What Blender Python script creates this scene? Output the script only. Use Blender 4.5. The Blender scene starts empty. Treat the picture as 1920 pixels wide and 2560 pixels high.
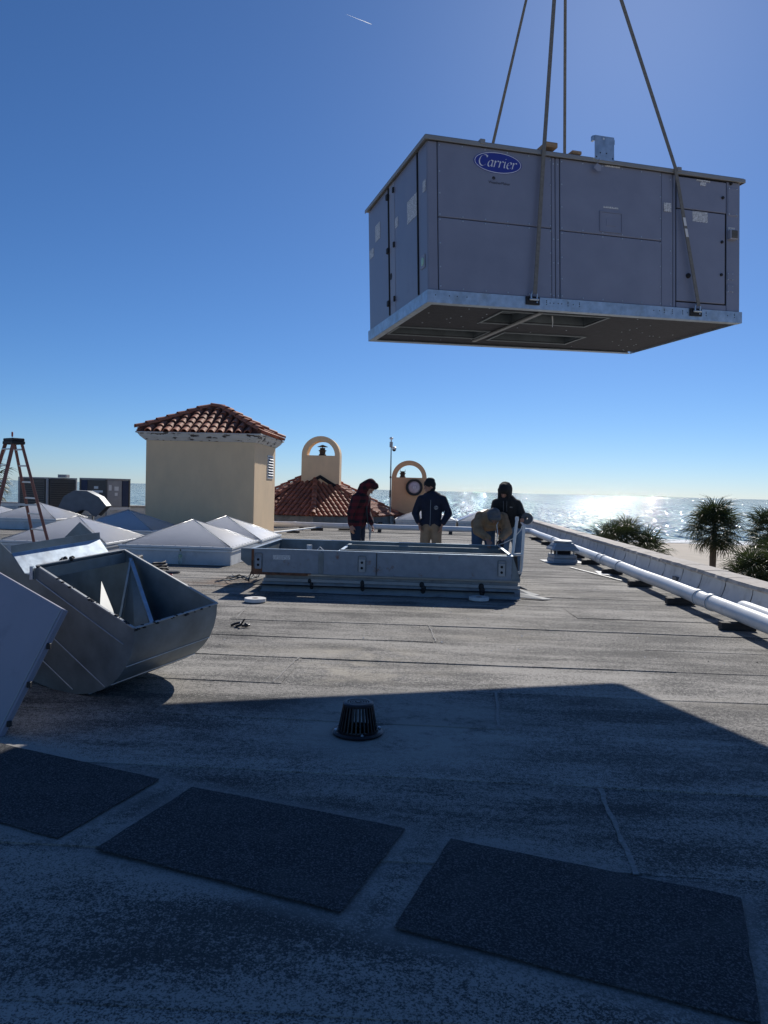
import bpy, bmesh, math, random
from mathutils import Vector, Matrix, Quaternion
V = Vector
R = math.radians
sc = bpy.context.scene
col = sc.collection
random.seed(7)

# ------------------------------------------------------------------ camera, sky, sun, exposure
psi, pit, rol = R(3.389), R(1.725), R(1.478)
fw = V((-math.sin(psi) * math.cos(pit), math.cos(psi) * math.cos(pit), -math.sin(pit)))
r0 = V((math.cos(psi), math.sin(psi), 0)); u0 = r0.cross(fw)
rt = math.cos(rol) * r0 + math.sin(rol) * u0
up = -math.sin(rol) * r0 + math.cos(rol) * u0
cd = bpy.data.cameras.new('camera'); cam = bpy.data.objects.new('camera', cd); col.objects.link(cam)
m = Matrix((rt, up, -fw)).transposed().to_4x4(); m.translation = (0, 0, 1.57); cam.matrix_world = m
cd.sensor_width = 36; cd.sensor_fit = 'AUTO'; cd.lens = 26.02; cd.clip_start = .05; cd.clip_end = 120000
sc.camera = cam
SUN_EL, SUN_AZ = R(34.7), R(14.6)
w = bpy.data.worlds.new('World'); sc.world = w; w.use_nodes = True
wt = w.node_tree; bg = wt.nodes['Background']
sky = wt.nodes.new('ShaderNodeTexSky'); sky.sky_type = 'NISHITA'; sky.sun_disc = False
sky.sun_elevation = SUN_EL; sky.sun_rotation = SUN_AZ; sky.altitude = 2000
sky.air_density = 1.0; sky.dust_density = .8; sky.ozone_density = 10.0
hs = wt.nodes.new('ShaderNodeHueSaturation'); hs.inputs['Saturation'].default_value = 1.04      # the phone's vivid blue
wt.links.new(sky.outputs[0], hs.inputs['Color']); wt.links.new(hs.outputs[0], bg.inputs[0]); bg.inputs[1].default_value = .09
sd = bpy.data.lights.new('sun', 'SUN'); sun = bpy.data.objects.new('sun', sd); col.objects.link(sun)
sd.energy = 4.6; sd.angle = R(.5); sd.color = (1, .95, .87)
sdir = V((math.sin(SUN_AZ) * math.cos(SUN_EL), math.cos(SUN_AZ) * math.cos(SUN_EL), math.sin(SUN_EL)))
sun.rotation_euler = sdir.to_track_quat('Z', 'Y').to_euler(); sun.location = sdir * 60
vs = sc.view_settings; vs.view_transform = 'Standard'; vs.look = 'None'; vs.exposure = 0; vs.gamma = 1; vs.use_curve_mapping = False
sc.cycles.max_bounces = 8; sc.cycles.use_denoising = True; sc.cycles.transparent_max_bounces = 12

# ------------------------------------------------------------------ helpers: materials
MT = {}
def nodes(name):
    mt = bpy.data.materials.new(name); mt.use_nodes = True
    nt = mt.node_tree; return mt, nt, nt.nodes['Principled BSDF']
def N(nt, t, **kw):
    n = nt.nodes.new(t)
    for k, v in kw.items(): setattr(n, k, v)
    return n
def noise(nt, vec, scale, detail=3, rough=.55):
    n = N(nt, 'ShaderNodeTexNoise'); n.inputs['Scale'].default_value = scale
    n.inputs['Detail'].default_value = detail; n.inputs['Roughness'].default_value = rough
    if vec is not None: nt.links.new(vec, n.inputs['Vector'])
    return n
def mapped(nt, scale=(1, 1, 1), rot=(0, 0, 0), coord='Object'):
    t = N(nt, 'ShaderNodeTexCoord'); mp = N(nt, 'ShaderNodeMapping')
    mp.inputs['Scale'].default_value = scale; mp.inputs['Rotation'].default_value = rot
    nt.links.new(t.outputs[coord], mp.inputs[0]); return mp.outputs[0]
def ramp(nt, fac, a, b, ca=(0, 0, 0), cb=(1, 1, 1)):
    r = N(nt, 'ShaderNodeValToRGB'); e = r.color_ramp.elements
    e[0].position = a; e[1].position = b; e[0].color = (*ca, 1); e[1].color = (*cb, 1)
    nt.links.new(fac, r.inputs[0]); return r.outputs[0]
def mix(nt, fac, a, b, mode='MIX'):
    n = N(nt, 'ShaderNodeMix', data_type='RGBA', blend_type=mode)
    for s, x in ((n.inputs[0], fac), (n.inputs[6], a), (n.inputs[7], b)):
        if isinstance(x, (int, float)): s.default_value = x
        elif isinstance(x, tuple): s.default_value = (*x, 1)
        else: nt.links.new(x, s)
    return n.outputs[2]
def math_(nt, op, a, b=None, c=None):
    n = N(nt, 'ShaderNodeMath', operation=op)
    for s, x in zip(n.inputs, (a, b, c)):
        if x is None: continue
        if isinstance(x, (int, float)): s.default_value = x
        else: nt.links.new(x, s)
    return n.outputs[0]
def bump(nt, p, h, strength=.3, dist=.01):
    b = N(nt, 'ShaderNodeBump'); b.inputs['Strength'].default_value = strength; b.inputs['Distance'].default_value = dist
    nt.links.new(h, b.inputs['Height']); nt.links.new(b.outputs[0], p.inputs['Normal']); return b
def M(name, c, rough=.6, metal=0, var=.12, scale=6, stretch=(1, 1, 1), c2=None, t=(.55, .7), s2=9, bs=0, bscale=80, rand=0, spec=.5, rvar=.1):
    """colour with soft noise variation, optional second colour in patches (rust, dirt, peeled paint), fine bump"""
    mt, nt, p = nodes(name)
    vec = mapped(nt, stretch)
    n1 = noise(nt, vec, scale, 5)
    lo = tuple(max(0, x * (1 - var)) for x in c); hi = tuple(min(1, x * (1 + var)) for x in c)
    o = ramp(nt, n1.outputs[0], .3, .7, lo, hi)
    if rand:
        oi = N(nt, 'ShaderNodeObjectInfo')
        k = math_(nt, 'MULTIPLY_ADD', oi.outputs['Random'], 2 * rand, 1 - rand)
        cc = N(nt, 'ShaderNodeCombineColor'); [nt.links.new(k, cc.inputs[i]) for i in range(3)]
        o = mix(nt, 1.0, o, cc.outputs[0], 'MULTIPLY')
    if c2 is not None:
        n2 = noise(nt, vec, s2, 6, .65)
        o = mix(nt, ramp(nt, n2.outputs[0], *t), o, c2)
    nt.links.new(o, p.inputs['Base Color'])
    p.inputs['Metallic'].default_value = metal; p.inputs['Specular IOR Level'].default_value = spec
    rr = N(nt, 'ShaderNodeMapRange'); rr.inputs[3].default_value = max(0, rough - rvar); rr.inputs[4].default_value = min(1, rough + rvar)
    nt.links.new(n1.outputs[0], rr.inputs[0]); nt.links.new(rr.outputs[0], p.inputs['Roughness'])
    if bs:
        bump(nt, p, noise(nt, vec, bscale, 3).outputs[0], bs, .01)
    MT[name] = mt; return mt

# ------------------------------------------------------------------ helpers: meshes
class MB:
    def __init__(s): s.v = []; s.f = []; s.mi = []
    def add(s, vs, fs):
        o = len(s.v); s.v += [tuple(x) for x in vs]; s.f += [tuple(i + o for i in f) for f in fs]; return s
    def box(s, a, b, mat=None):
        (x0, y0, z0), (x1, y1, z1) = a, b
        vs = [V(q) for q in ((x0, y0, z0), (x1, y0, z0), (x1, y1, z0), (x0, y1, z0), (x0, y0, z1), (x1, y0, z1), (x1, y1, z1), (x0, y1, z1))]
        if mat is not None: vs = [mat @ q for q in vs]
        return s.add(vs, [(3, 2, 1, 0), (4, 5, 6, 7), (0, 1, 5, 4), (1, 2, 6, 5), (2, 3, 7, 6), (3, 0, 4, 7)])
    def bar(s, p, q, w_, h_, upv=(0, 0, 1)):
        p, q = V(p), V(q); d = (q - p); L = d.length; d.normalize(); u = V(upv)
        x = d.cross(u)
        if x.length < 1e-4: x = d.cross(V((1, 0, 0)))
        x.normalize(); u = x.cross(d)
        vs = [p + x * a * w_ / 2 + u * b * h_ / 2 for a, b in ((-1, -1), (1, -1), (1, 1), (-1, 1))]
        vs += [v + d * L for v in vs]
        return s.add(vs, [(3, 2, 1, 0), (4, 5, 6, 7), (0, 1, 5, 4), (1, 2, 6, 5), (2, 3, 7, 6), (3, 0, 4, 7)])
    def tube(s, path, r, n=10, cap=True):
        P = [V(p) for p in path]; rs = r if isinstance(r, (list, tuple)) else [r] * len(P)
        t0 = (P[1] - P[0]).normalized(); a = t0.orthogonal().normalized(); vs = []; fs = []
        for i, p in enumerate(P):
            t = ((P[min(i + 1, len(P) - 1)] - P[i]).normalized() + (P[i] - P[max(i - 1, 0)]).normalized())
            t = t.normalized() if t.length > 1e-6 else t0
            a = (a - t * a.dot(t)).normalized(); b = t.cross(a)
            for j in range(n):
                th = 2 * math.pi * j / n; vs.append(p + (a * math.cos(th) + b * math.sin(th)) * rs[i])
        for i in range(len(P) - 1):
            for j in range(n):
                k = (j + 1) % n; fs.append((i * n + j, i * n + k, (i + 1) * n + k, (i + 1) * n + j))
        if cap: fs.append(tuple(range(n))[::-1]); fs.append(tuple(range((len(P) - 1) * n, len(P) * n)))
        return s.add(vs, fs)
    def lathe(s, prof, n=24, c=(0, 0, 0), mat=None, close=False):
        vs = []; fs = []
        for r_, z in prof:
            for j in range(n):
                th = 2 * math.pi * j / n; q = V((r_ * math.cos(th), r_ * math.sin(th), z))
                vs.append((mat @ q if mat is not None else q) + V(c))
        m_ = len(prof)
        for i in range(m_ if close else m_ - 1):
            i2 = (i + 1) % m_
            for j in range(n):
                k = (j + 1) % n; fs.append((i * n + j, i * n + k, i2 * n + k, i2 * n + j))
        if not close:
            fs.append(tuple(range(n))[::-1]); fs.append(tuple(range((m_ - 1) * n, m_ * n)))
        return s.add(vs, fs)
    def prism(s, poly, h):
        """closed polygon (3-D points) swept by the vector h"""
        P = [V(p) for p in poly]; n = len(P); h = V(h)
        fs = [tuple(range(n))[::-1], tuple(range(n, 2 * n))] + [(i, (i + 1) % n, n + (i + 1) % n, n + i) for i in range(n)]
        return s.add(P + [p + h for p in P], fs)
    def ribbon(s, path, wv, tv):
        """flat strap: path, half-width vector(s), thickness vector"""
        P = [V(p) for p in path]; n = len(P); tv = V(tv); vs = []; fs = []
        for i, p in enumerate(P):
            a = V(wv[i]) if isinstance(wv, list) else V(wv)
            vs += [p - a - tv / 2, p + a - tv / 2, p + a + tv / 2, p - a + tv / 2]
        for i in range(n - 1):
            for j in range(4):
                k = (j + 1) % 4; fs.append((4 * i + j, 4 * i + k, 4 * i + 4 + k, 4 * i + 4 + j))
        fs += [(3, 2, 1, 0), tuple(4 * (n - 1) + j for j in range(4))]
        return s.add(vs, fs)
    def sphere(s, c, r, n=12, m_=8, sx=(1, 1, 1)):
        c = V(c); vs = [c + V((0, 0, -r * sx[2]))]; fs = []
        for i in range(1, m_):
            ph = -math.pi / 2 + math.pi * i / m_
            for j in range(n):
                th = 2 * math.pi * j / n
                vs.append(c + V((r * sx[0] * math.cos(ph) * math.cos(th), r * sx[1] * math.cos(ph) * math.sin(th), r * sx[2] * math.sin(ph))))
        vs.append(c + V((0, 0, r * sx[2]))); T_ = len(vs) - 1
        for j in range(n):
            k = (j + 1) % n; fs.append((0, 1 + k, 1 + j)); fs.append((T_, 1 + (m_ - 2) * n + j, 1 + (m_ - 2) * n + k))
        for i in range(m_ - 2):
            for j in range(n):
                k = (j + 1) % n; fs.append((1 + i * n + j, 1 + i * n + k, 1 + (i + 1) * n + k, 1 + (i + 1) * n + j))
        return s.add(vs, fs)
    def capsule(s, p, q, ra, rb, flat=1, side=None, n=12):
        p, q = V(p), V(q); d = q - p; L = max(d.length, 1e-4); d = d / L if d.length > 1e-4 else V((0, 0, 1))
        u = V(side) if side is not None else d.orthogonal(); u = (u - d * u.dot(d)).normalized(); w_ = d.cross(u)
        st = [(-ra * math.cos(a), ra * math.sin(a)) for a in (0.02, .4, .8, 1.2, 1.57)] + [(L + rb * math.sin(a), rb * math.cos(a)) for a in (0, .4, .8, 1.2, 1.55)]
        vs = []; fs = []
        for t, r_ in st:
            for j in range(n):
                th = 2 * math.pi * j / n; vs.append(p + d * t + u * r_ * math.cos(th) + w_ * r_ * flat * math.sin(th))
        for i in range(len(st) - 1):
            for j in range(n):
                k = (j + 1) % n; fs.append((i * n + j, i * n + k, (i + 1) * n + k, (i + 1) * n + j))
        fs.append(tuple(range(n))[::-1]); fs.append(tuple(range((len(st) - 1) * n, len(st) * n)))
        return s.add(vs, fs)
    def mesh(s, name, mat=None, smooth=False, bev=0):
        me = bpy.data.meshes.new(name); me.from_pydata(s.v, [], s.f)
        bm = bmesh.new(); bm.from_mesh(me); bmesh.ops.recalc_face_normals(bm, faces=bm.faces)
        if bev:
            es = [e for e in bm.edges if len(e.link_faces) == 2 and e.calc_face_angle(0) > .6]
            bmesh.ops.bevel(bm, geom=es, offset=bev, segments=1, affect='EDGES', clamp_overlap=True)
        bm.to_mesh(me); bm.free()
        if mat: me.materials.append(MT[mat])
        if smooth:
            me.polygons.foreach_set('use_smooth', [True] * len(me.polygons))
            if smooth != 2: me.set_sharp_from_angle(angle=R(40))
        return me
    def build(s, name, mat, parent=None, smooth=False, bev=0, label=None, kind=None):
        return link(name, s.mesh(name, mat, smooth, bev), parent, label, kind)
def link(name, me, parent=None, label=None, kind=None, mw=None):
    o = bpy.data.objects.new(name, me); col.objects.link(o)
    if parent is not None: o.parent = parent
    if mw is not None: o.matrix_local = mw
    if label: o['label'] = label
    if kind: o['kind'] = kind
    return o
def tag(o, label, cat, group=None):
    o['label'] = label; o['category'] = cat
    if group: o['group'] = group
    return o
def thing(name, label, cat, loc=(0, 0, 0), rz=0, group=None):
    o = bpy.data.objects.new(name, None); col.objects.link(o); o.location = loc; o.rotation_euler = (0, 0, rz)
    return tag(o, label, cat, group)
def struct(o): o['kind'] = 'structure'; return o
def text(name, body, size, mat, parent, mw, shear=0, ext=.001, align='CENTER'):
    cu = bpy.data.curves.new(name, 'FONT'); cu.body = body; cu.size = size; cu.shear = shear; cu.extrude = ext; cu.align_x = align; cu.align_y = 'CENTER'
    t = bpy.data.objects.new(name, cu); col.objects.link(t)
    me = bpy.data.meshes.new_from_object(t.evaluated_get(bpy.context.evaluated_depsgraph_get()))
    bpy.data.objects.remove(t); me.materials.clear(); me.materials.append(MT[mat])
    return link(name, me, parent, mw=mw)
def blob(name, mb, mat, parent, voxel=.012, smooth=4, disp=0, dscale=.12, label=None):
    """fuse overlapping volumes into one continuous skin"""
    o = mb.build(name, mat, None)
    r_ = o.modifiers.new('r', 'REMESH'); r_.mode = 'VOXEL'; r_.voxel_size = voxel
    s_ = o.modifiers.new('s', 'SMOOTH'); s_.iterations = smooth; s_.factor = .5
    if disp:
        tx = bpy.data.textures.new(name, 'CLOUDS'); tx.noise_scale = dscale; tx.noise_depth = 3
        d_ = o.modifiers.new('d', 'DISPLACE'); d_.texture = tx; d_.strength = disp; d_.mid_level = .5
    me = bpy.data.meshes.new_from_object(o.evaluated_get(bpy.context.evaluated_depsgraph_get()))
    o.modifiers.clear(); o.data = me; me.materials.clear(); me.materials.append(MT[mat])
    me.polygons.foreach_set('use_smooth', [True] * len(me.polygons))
    o.parent = parent
    if label: o['label'] = label
    return o

# ------------------------------------------------------------------ materials
def roof_mat():
    mt, nt, p = nodes('membrane')
    v = mapped(nt)
    gr = noise(nt, v, 125, 3, .75)                                    # mineral granules, in clumps
    st = noise(nt, mapped(nt, (.45, 2.2, 1)), 1.5, 7, .66)            # streaks left by ponding water, along the rolls
    bl = noise(nt, mapped(nt, (.8, 1.1, 1)), .8, 6, .62)              # broad clean and dusty areas
    wear = math_(nt, 'ADD', math_(nt, 'MULTIPLY', st.outputs[0], .55), math_(nt, 'MULTIPLY', bl.outputs[0], .5))
    tc = N(nt, 'ShaderNodeTexCoord'); sep = N(nt, 'ShaderNodeSeparateXYZ'); nt.links.new(tc.outputs['Object'], sep.inputs[0])
    fr = math_(nt, 'FRACT', math_(nt, 'DIVIDE', math_(nt, 'SUBTRACT', sep.outputs[1], 2.14 - .915 * 20), .915))
    lap = ramp(nt, fr, .03, .16, (1, 1, 1), (0, 0, 0))                # granules lost along the laps
    wear = math_(nt, 'ADD', wear, math_(nt, 'MULTIPLY', lap, .035))
    g2 = noise(nt, v, 34, 3, .7)
    wear = math_(nt, 'ADD', wear, math_(nt, 'MULTIPLY', math_(nt, 'SUBTRACT', g2.outputs[0], .5), .45))
    th = N(nt, 'ShaderNodeMapRange'); nt.links.new(wear, th.inputs[0])
    th.inputs[1].default_value = .41; th.inputs[2].default_value = .65; th.inputs[3].default_value = .615; th.inputs[4].default_value = .385
    d = math_(nt, 'SUBTRACT', gr.outputs[0], th.outputs[0])
    f = ramp(nt, math_(nt, 'ADD', d, .5), .42, .58)
    c = mix(nt, f, (.068, .067, .065), (.36, .34, .31))
    dust = ramp(nt, noise(nt, mapped(nt, (.6, 1.3, 1)), .75, 6, .65).outputs[0], .54, .72)
    c = mix(nt, math_(nt, 'MULTIPLY', dust, .45), c, (.38, .345, .29))
    n5 = noise(nt, v, 2.2, 6, .7).outputs[0]
    def stain(at, r1, r2, colr, amt, lo=.4, hi=.62):
        dv = N(nt, 'ShaderNodeVectorMath', operation='DISTANCE'); nt.links.new(tc.outputs['Object'], dv.inputs[0]); dv.inputs[1].default_value = at
        rs = math_(nt, 'MULTIPLY', ramp(nt, dv.outputs['Value'], r1, r2, (1, 1, 1), (0, 0, 0)), ramp(nt, n5, lo, hi))
        return mix(nt, math_(nt, 'MULTIPLY', rs, amt), c, colr)
    c = stain((-3.1, 11.6, 0), .2, 1.5, (.30, .17, .09), .55)          # rusty runoff beside the old curb
    c = stain((-.15, 4.9, 0), .5, 1.35, (.36, .345, .31), .85, .36, .52)  # silt settled round the drain
    c = stain((-.6, 6.6, 0), .3, 1.3, (.42, .38, .31), .7, .45, .62)
    ca_, sa_ = math.cos(R(17.9)), math.sin(R(17.9))                     # granules washed off in a pale band round each walkway pad
    for cx_, cy_ in ((-2.02, 3.63), (-.72, 3.185), (.59, 2.75)):
        dx, dy = math_(nt, 'SUBTRACT', sep.outputs[0], cx_), math_(nt, 'SUBTRACT', sep.outputs[1], cy_)
        ux = math_(nt, 'SUBTRACT', math_(nt, 'MULTIPLY', dx, ca_), math_(nt, 'MULTIPLY', dy, sa_)); uy = math_(nt, 'ADD', math_(nt, 'MULTIPLY', dx, sa_), math_(nt, 'MULTIPLY', dy, ca_))
        sd_ = math_(nt, 'MAXIMUM', math_(nt, 'SUBTRACT', math_(nt, 'ABSOLUTE', ux), .585), math_(nt, 'SUBTRACT', math_(nt, 'ABSOLUTE', uy), .365))
        sd_ = math_(nt, 'ADD', sd_, math_(nt, 'MULTIPLY', math_(nt, 'SUBTRACT', n5, .5), .12))
        c = mix(nt, math_(nt, 'MULTIPLY', ramp(nt, sd_, .02, .11, (1, 1, 1), (0, 0, 0)), .5), c, (.33, .32, .30))
    oi = N(nt, 'ShaderNodeObjectInfo')
    k = math_(nt, 'MULTIPLY_ADD', oi.outputs['Random'], .3, .85); cc = N(nt, 'ShaderNodeCombineColor'); [nt.links.new(k, cc.inputs[i]) for i in range(3)]
    c = mix(nt, 1.0, c, cc.outputs[0], 'MULTIPLY')
    nt.links.new(c, p.inputs['Base Color']); p.inputs['Roughness'].default_value = .9; p.inputs['Specular IOR Level'].default_value = .25
    bump(nt, p, gr.outputs[0], .55, .005)
    MT['membrane'] = mt
roof_mat()
def pad_mat():
    mt, nt, p = nodes('pad'); v = mapped(nt)
    a = noise(nt, v, 115, 3, .8)
    c = ramp(nt, a.outputs[0], .48, .68, (.034, .036, .040), (.20, .20, .20))
    b = noise(nt, mapped(nt, (1, 1.6, 1)), 3.0, 6, .65)
    c = mix(nt, math_(nt, 'MULTIPLY', ramp(nt, b.outputs[0], .5, .75), .5), c, (.115, .112, .108))
    nt.links.new(c, p.inputs['Base Color']); p.inputs['Roughness'].default_value = .92; p.inputs['Specular IOR Level'].default_value = .2
    bump(nt, p, a.outputs[0], .5, .004); MT['pad'] = mt
pad_mat()
M('paint', (.235, .252, .325), .38, 0, .07, 3, bs=.35, bscale=2.2, c2=(.205, .222, .29), t=(.6, .8), s2=2.5)
M('paint_lt', (.30, .315, .38), .45, 0, .05, 3)
M('cap_metal', (.30, .295, .28), .5, .2, .08, 4)
M('galv', (.46, .54, .62), .42, .7, .16, 14, c2=(.34, .36, .37), t=(.5, .8), s2=5, bs=.05, bscale=40)
M('galv_old', (.185, .22, .24), .42, .3, .25, 5, c2=(.15, .178, .192), t=(.5, .75), s2=3, bs=.06, bscale=30)
M('panel_paint', (.29, .28, .335), .5, 0, .06, 3, c2=(.22, .215, .26), t=(.6, .75), s2=5)
M('galv_dull', (.40, .415, .42), .55, .35, .2, 4, c2=(.27, .27, .265), t=(.5, .75), s2=4)
M('rust', (.20, .085, .045), .85, 0, .4, 14, c2=(.10, .05, .03), t=(.5, .6), s2=10)
M('steel_worn', (.24, .275, .32), .5, .4, .15, 8, c2=(.18, .075, .04), t=(.6, .7), s2=3.5)
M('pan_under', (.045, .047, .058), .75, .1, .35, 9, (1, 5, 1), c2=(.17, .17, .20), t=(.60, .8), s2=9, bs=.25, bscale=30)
M('wood', (.36, .24, .14), .75, 0, .25, 5, (1, 8, 8), c2=(.22, .13, .07), t=(.5, .7), s2=8)
M('wood_dark', (.055, .048, .042), .85, 0, .3, 6, (1, 6, 6))
M('rubber', (.018, .018, .02), .65, 0, .3, 30)
M('black_iron', (.022, .022, .025), .38, .3, .3, 40, bs=.1, bscale=120)
M('pvc', (.74, .75, .74), .38, 0, .05, 3, c2=(.5, .49, .46), t=(.6, .85), s2=4)
M('white_memb', (.62, .63, .63), .7, 0, .1, 3, c2=(.38, .38, .37), t=(.52, .8), s2=3.5, bs=.1, bscale=20)
M('flash_grey', (.33, .345, .35), .75, 0, .15, 3, c2=(.16, .165, .17), t=(.5, .72), s2=4, bs=.2, bscale=20)
M('lap_grey', (.27, .26, .245), .9, 0, .3, 60)
M('seam_dark', (.09, .09, .09), .8, 0, .2, 10)
M('coping', (.44, .40, .36), .85, 0, .2, 5, c2=(.25, .22, .19), t=(.5, .7), s2=7, bs=.4, bscale=24)
M('stucco', (.82, .60, .37), .9, 0, .05, 2.0, (1, 1, .5), c2=(.74, .54, .335), t=(.5, .8), s2=1.8, bs=.25, bscale=70)
M('stucco_orange', (.68, .42, .24), .9, 0, .05, 2.0, c2=(.60, .37, .21), t=(.5, .8), s2=1.8, bs=.25, bscale=70)
M('tile', (.40, .135, .07), .7, 0, .22, 7, c2=(.23, .09, .06), t=(.55, .8), s2=6, rand=.28, bs=.12, bscale=40)
M('tile_pan', (.15, .06, .04), .85, 0, .3, 9)
M('peel', (.60, .595, .57), .7, 0, .08, 8, (.55, .55, 2.0), c2=(.06, .05, .045), t=(.555, .585), s2=5.0)
M('fibre', (.235, .095, .07), .5, 0, .15, 7, (4, 4, 1), c2=(.33, .21, .18), t=(.6, .8), s2=10)
M('alu', (.62, .63, .64), .4, .8, .1, 10)
M('red_plastic', (.45, .05, .03), .45, 0, .1, 10)
M('condenser', (.115, .11, .10), .8, .1, .18, 10, (1, 1, 6))
M('condenser_lt', (.33, .33, .33), .6, .2, .1, 5)
M('dark_gap', (.012, .013, .016), .9, 0, .1, 5)
M('navy_panel', (.03, .045, .09), .6, .1, .1, 5)
M('hood_metal', (.10, .12, .15), .5, .4, .15, 4)
M('lead', (.43, .45, .46), .6, .25, .15, 5, c2=(.28, .29, .30), t=(.5, .75), s2=4)
M('webbing', (.19, .18, .16), .8, 0, .2, 30, (1, 1, 1), bs=.3, bscale=180)
M('label_white', (.72, .72, .70), .6, 0, .03, 5)
M('ink', (.03, .03, .035), .7, 0, .1, 5)
M('logo_blue', (.035, .05, .30), .35, 0, .04, 5)
M('logo_white', (.80, .80, .82), .4, 0, .02, 5)
M('tape_white', (.72, .71, .68), .6, 0, .06, 12)
M('foam_grey', (.11, .115, .12), .9, 0, .15, 30)
M('skin', (.42, .22, .155), .55, 0, .1, 20)
M('hair', (.05, .035, .025), .8, 0, .2, 40)
M('navy', (.012, .017, .038), .85, 0, .25, 9, bs=.2, bscale=60)
M('black_fabric', (.012, .013, .015), .85, 0, .3, 9, bs=.2, bscale=60)
M('grey_fabric', (.115, .12, .13), .9, 0, .15, 12, bs=.2, bscale=60)
M('tan_fabric', (.31, .205, .12), .88, 0, .2, 8, c2=(.15, .095, .055), t=(.55, .8), s2=9, bs=.25, bscale=50)
M('khaki', (.34, .235, .15), .88, 0, .15, 8, bs=.2, bscale=50)
M('denim', (.05, .095, .17), .88, 0, .25, 8, bs=.2, bscale=80)
M('denim_dark', (.018, .026, .05), .88, 0, .25, 8, bs=.2, bscale=80)
M('denim_light', (.11, .18, .27), .88, 0, .25, 6, bs=.2, bscale=80)
M('rag', (.55, .54, .53), .9, 0, .15, 14)
M('frond', (.042, .056, .022), .5, 0, .35, 3, rand=.35)
def leafy(name):
    mt = MT[name]; nt = mt.node_tree; p = nt.nodes['Principled BSDF']; tr = N(nt, 'ShaderNodeBsdfTranslucent'); mx = N(nt, 'ShaderNodeMixShader'); mx.inputs[0].default_value = .2
    src = p.inputs['Base Color'].links[0].from_socket; nt.links.new(mix(nt, 1.0, src, (1.6, 1.7, .9), 'MULTIPLY'), tr.inputs[0])
    nt.links.new(p.outputs[0], mx.inputs[1]); nt.links.new(tr.outputs[0], mx.inputs[2]); nt.links.new(mx.outputs[0], nt.nodes['Material Output'].inputs[0])
leafy('frond')
M('frond_dry', (.16, .12, .06), .8, 0, .3, 3, rand=.3)
M('trunk', (.13, .10, .075), .95, 0, .35, 8, (3, 3, 1), bs=.6, bscale=14)
M('grass', (.11, .125, .045), .8, 0, .4, 4)
M('sand', (.52, .455, .37), .95, 0, .1, .08, c2=(.40, .345, .28), t=(.5, .75), s2=.12)
M('foam', (.85, .87, .88), .8, 0, .05, 1)
M('green_plastic', (.35, .55, .38), .3, 0, .1, 10)
M('lens', (.50, .42, .46), .25, 0, .15, 5)
def trail_mat():
    mt, nt, p = nodes('contrail'); tr = N(nt, 'ShaderNodeBsdfTranslucent'); tr.inputs[0].default_value = (1, 1, 1, 1)
    nt.links.new(tr.outputs[0], nt.nodes['Material Output'].inputs[0]); MT['contrail'] = mt
trail_mat()
def plaid_mat():
    mt, nt, p = nodes('plaid'); tc = N(nt, 'ShaderNodeTexCoord'); s = N(nt, 'ShaderNodeSeparateXYZ'); nt.links.new(tc.outputs['Object'], s.inputs[0])
    def band(src): return ramp(nt, math_(nt, 'FRACT', math_(nt, 'MULTIPLY', src, 8.0)), .46, .54)
    a = band(math_(nt, 'ADD', s.outputs[0], s.outputs[1])); b = band(s.outputs[2])
    f = math_(nt, 'MULTIPLY', math_(nt, 'ADD', a, b), .5)
    nt.links.new(mix(nt, f, (.125, .011, .018), (.009, .007, .011)), p.inputs['Base Color']); p.inputs['Roughness'].default_value = .9
    bump(nt, p, noise(nt, mapped(nt), 60).outputs[0], .2, .01); MT['plaid'] = mt
plaid_mat()
def print_mat():
    mt, nt, p = nodes('print_lines'); tc = N(nt, 'ShaderNodeTexCoord'); s = N(nt, 'ShaderNodeSeparateXYZ'); nt.links.new(tc.outputs['Object'], s.inputs[0])
    ln = ramp(nt, math_(nt, 'FRACT', math_(nt, 'MULTIPLY', s.outputs[2], 62)), .5, .6)
    wd = ramp(nt, noise(nt, mapped(nt, (1, 1, .4)), 90, 2).outputs[0], .44, .5)
    nt.links.new(mix(nt, math_(nt, 'MULTIPLY', math_(nt, 'MULTIPLY', ln, wd), .8), (.70, .70, .69), (.08, .08, .09)), p.inputs['Base Color']); p.inputs['Roughness'].default_value = .5
    MT['print_lines'] = mt
print_mat()
def acrylic():
    mt, nt, p = nodes('acrylic'); out = nt.nodes['Material Output']; v = mapped(nt)
    c = ramp(nt, noise(nt, v, 2.2, 6, .65).outputs[0], .35, .75, (.95, .96, .97), (1, 1, 1))
    df = N(nt, 'ShaderNodeBsdfDiffuse'); tr = N(nt, 'ShaderNodeBsdfTranslucent'); gl = N(nt, 'ShaderNodeBsdfGlossy'); gl.inputs['Roughness'].default_value = .25
    nt.links.new(c, df.inputs[0]); nt.links.new(c, tr.inputs[0])
    a = N(nt, 'ShaderNodeMixShader'); a.inputs[0].default_value = .86; nt.links.new(df.outputs[0], a.inputs[1]); nt.links.new(tr.outputs[0], a.inputs[2])
    fr = N(nt, 'ShaderNodeFresnel'); fr.inputs[0].default_value = 1.4
    b = N(nt, 'ShaderNodeMixShader'); nt.links.new(fr.outputs[0], b.inputs[0]); nt.links.new(a.outputs[0], b.inputs[1]); nt.links.new(gl.outputs[0], b.inputs[2])
    nt.links.new(b.outputs[0], out.inputs[0]); MT['acrylic'] = mt
acrylic()
def clear_plastic():
    mt, nt, p = nodes('clear'); p.inputs['Base Color'].default_value = (.85, .95, .88, 1); p.inputs['Transmission Weight'].default_value = .9; p.inputs['Roughness'].default_value = .15; MT['clear'] = mt
clear_plastic()
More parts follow.
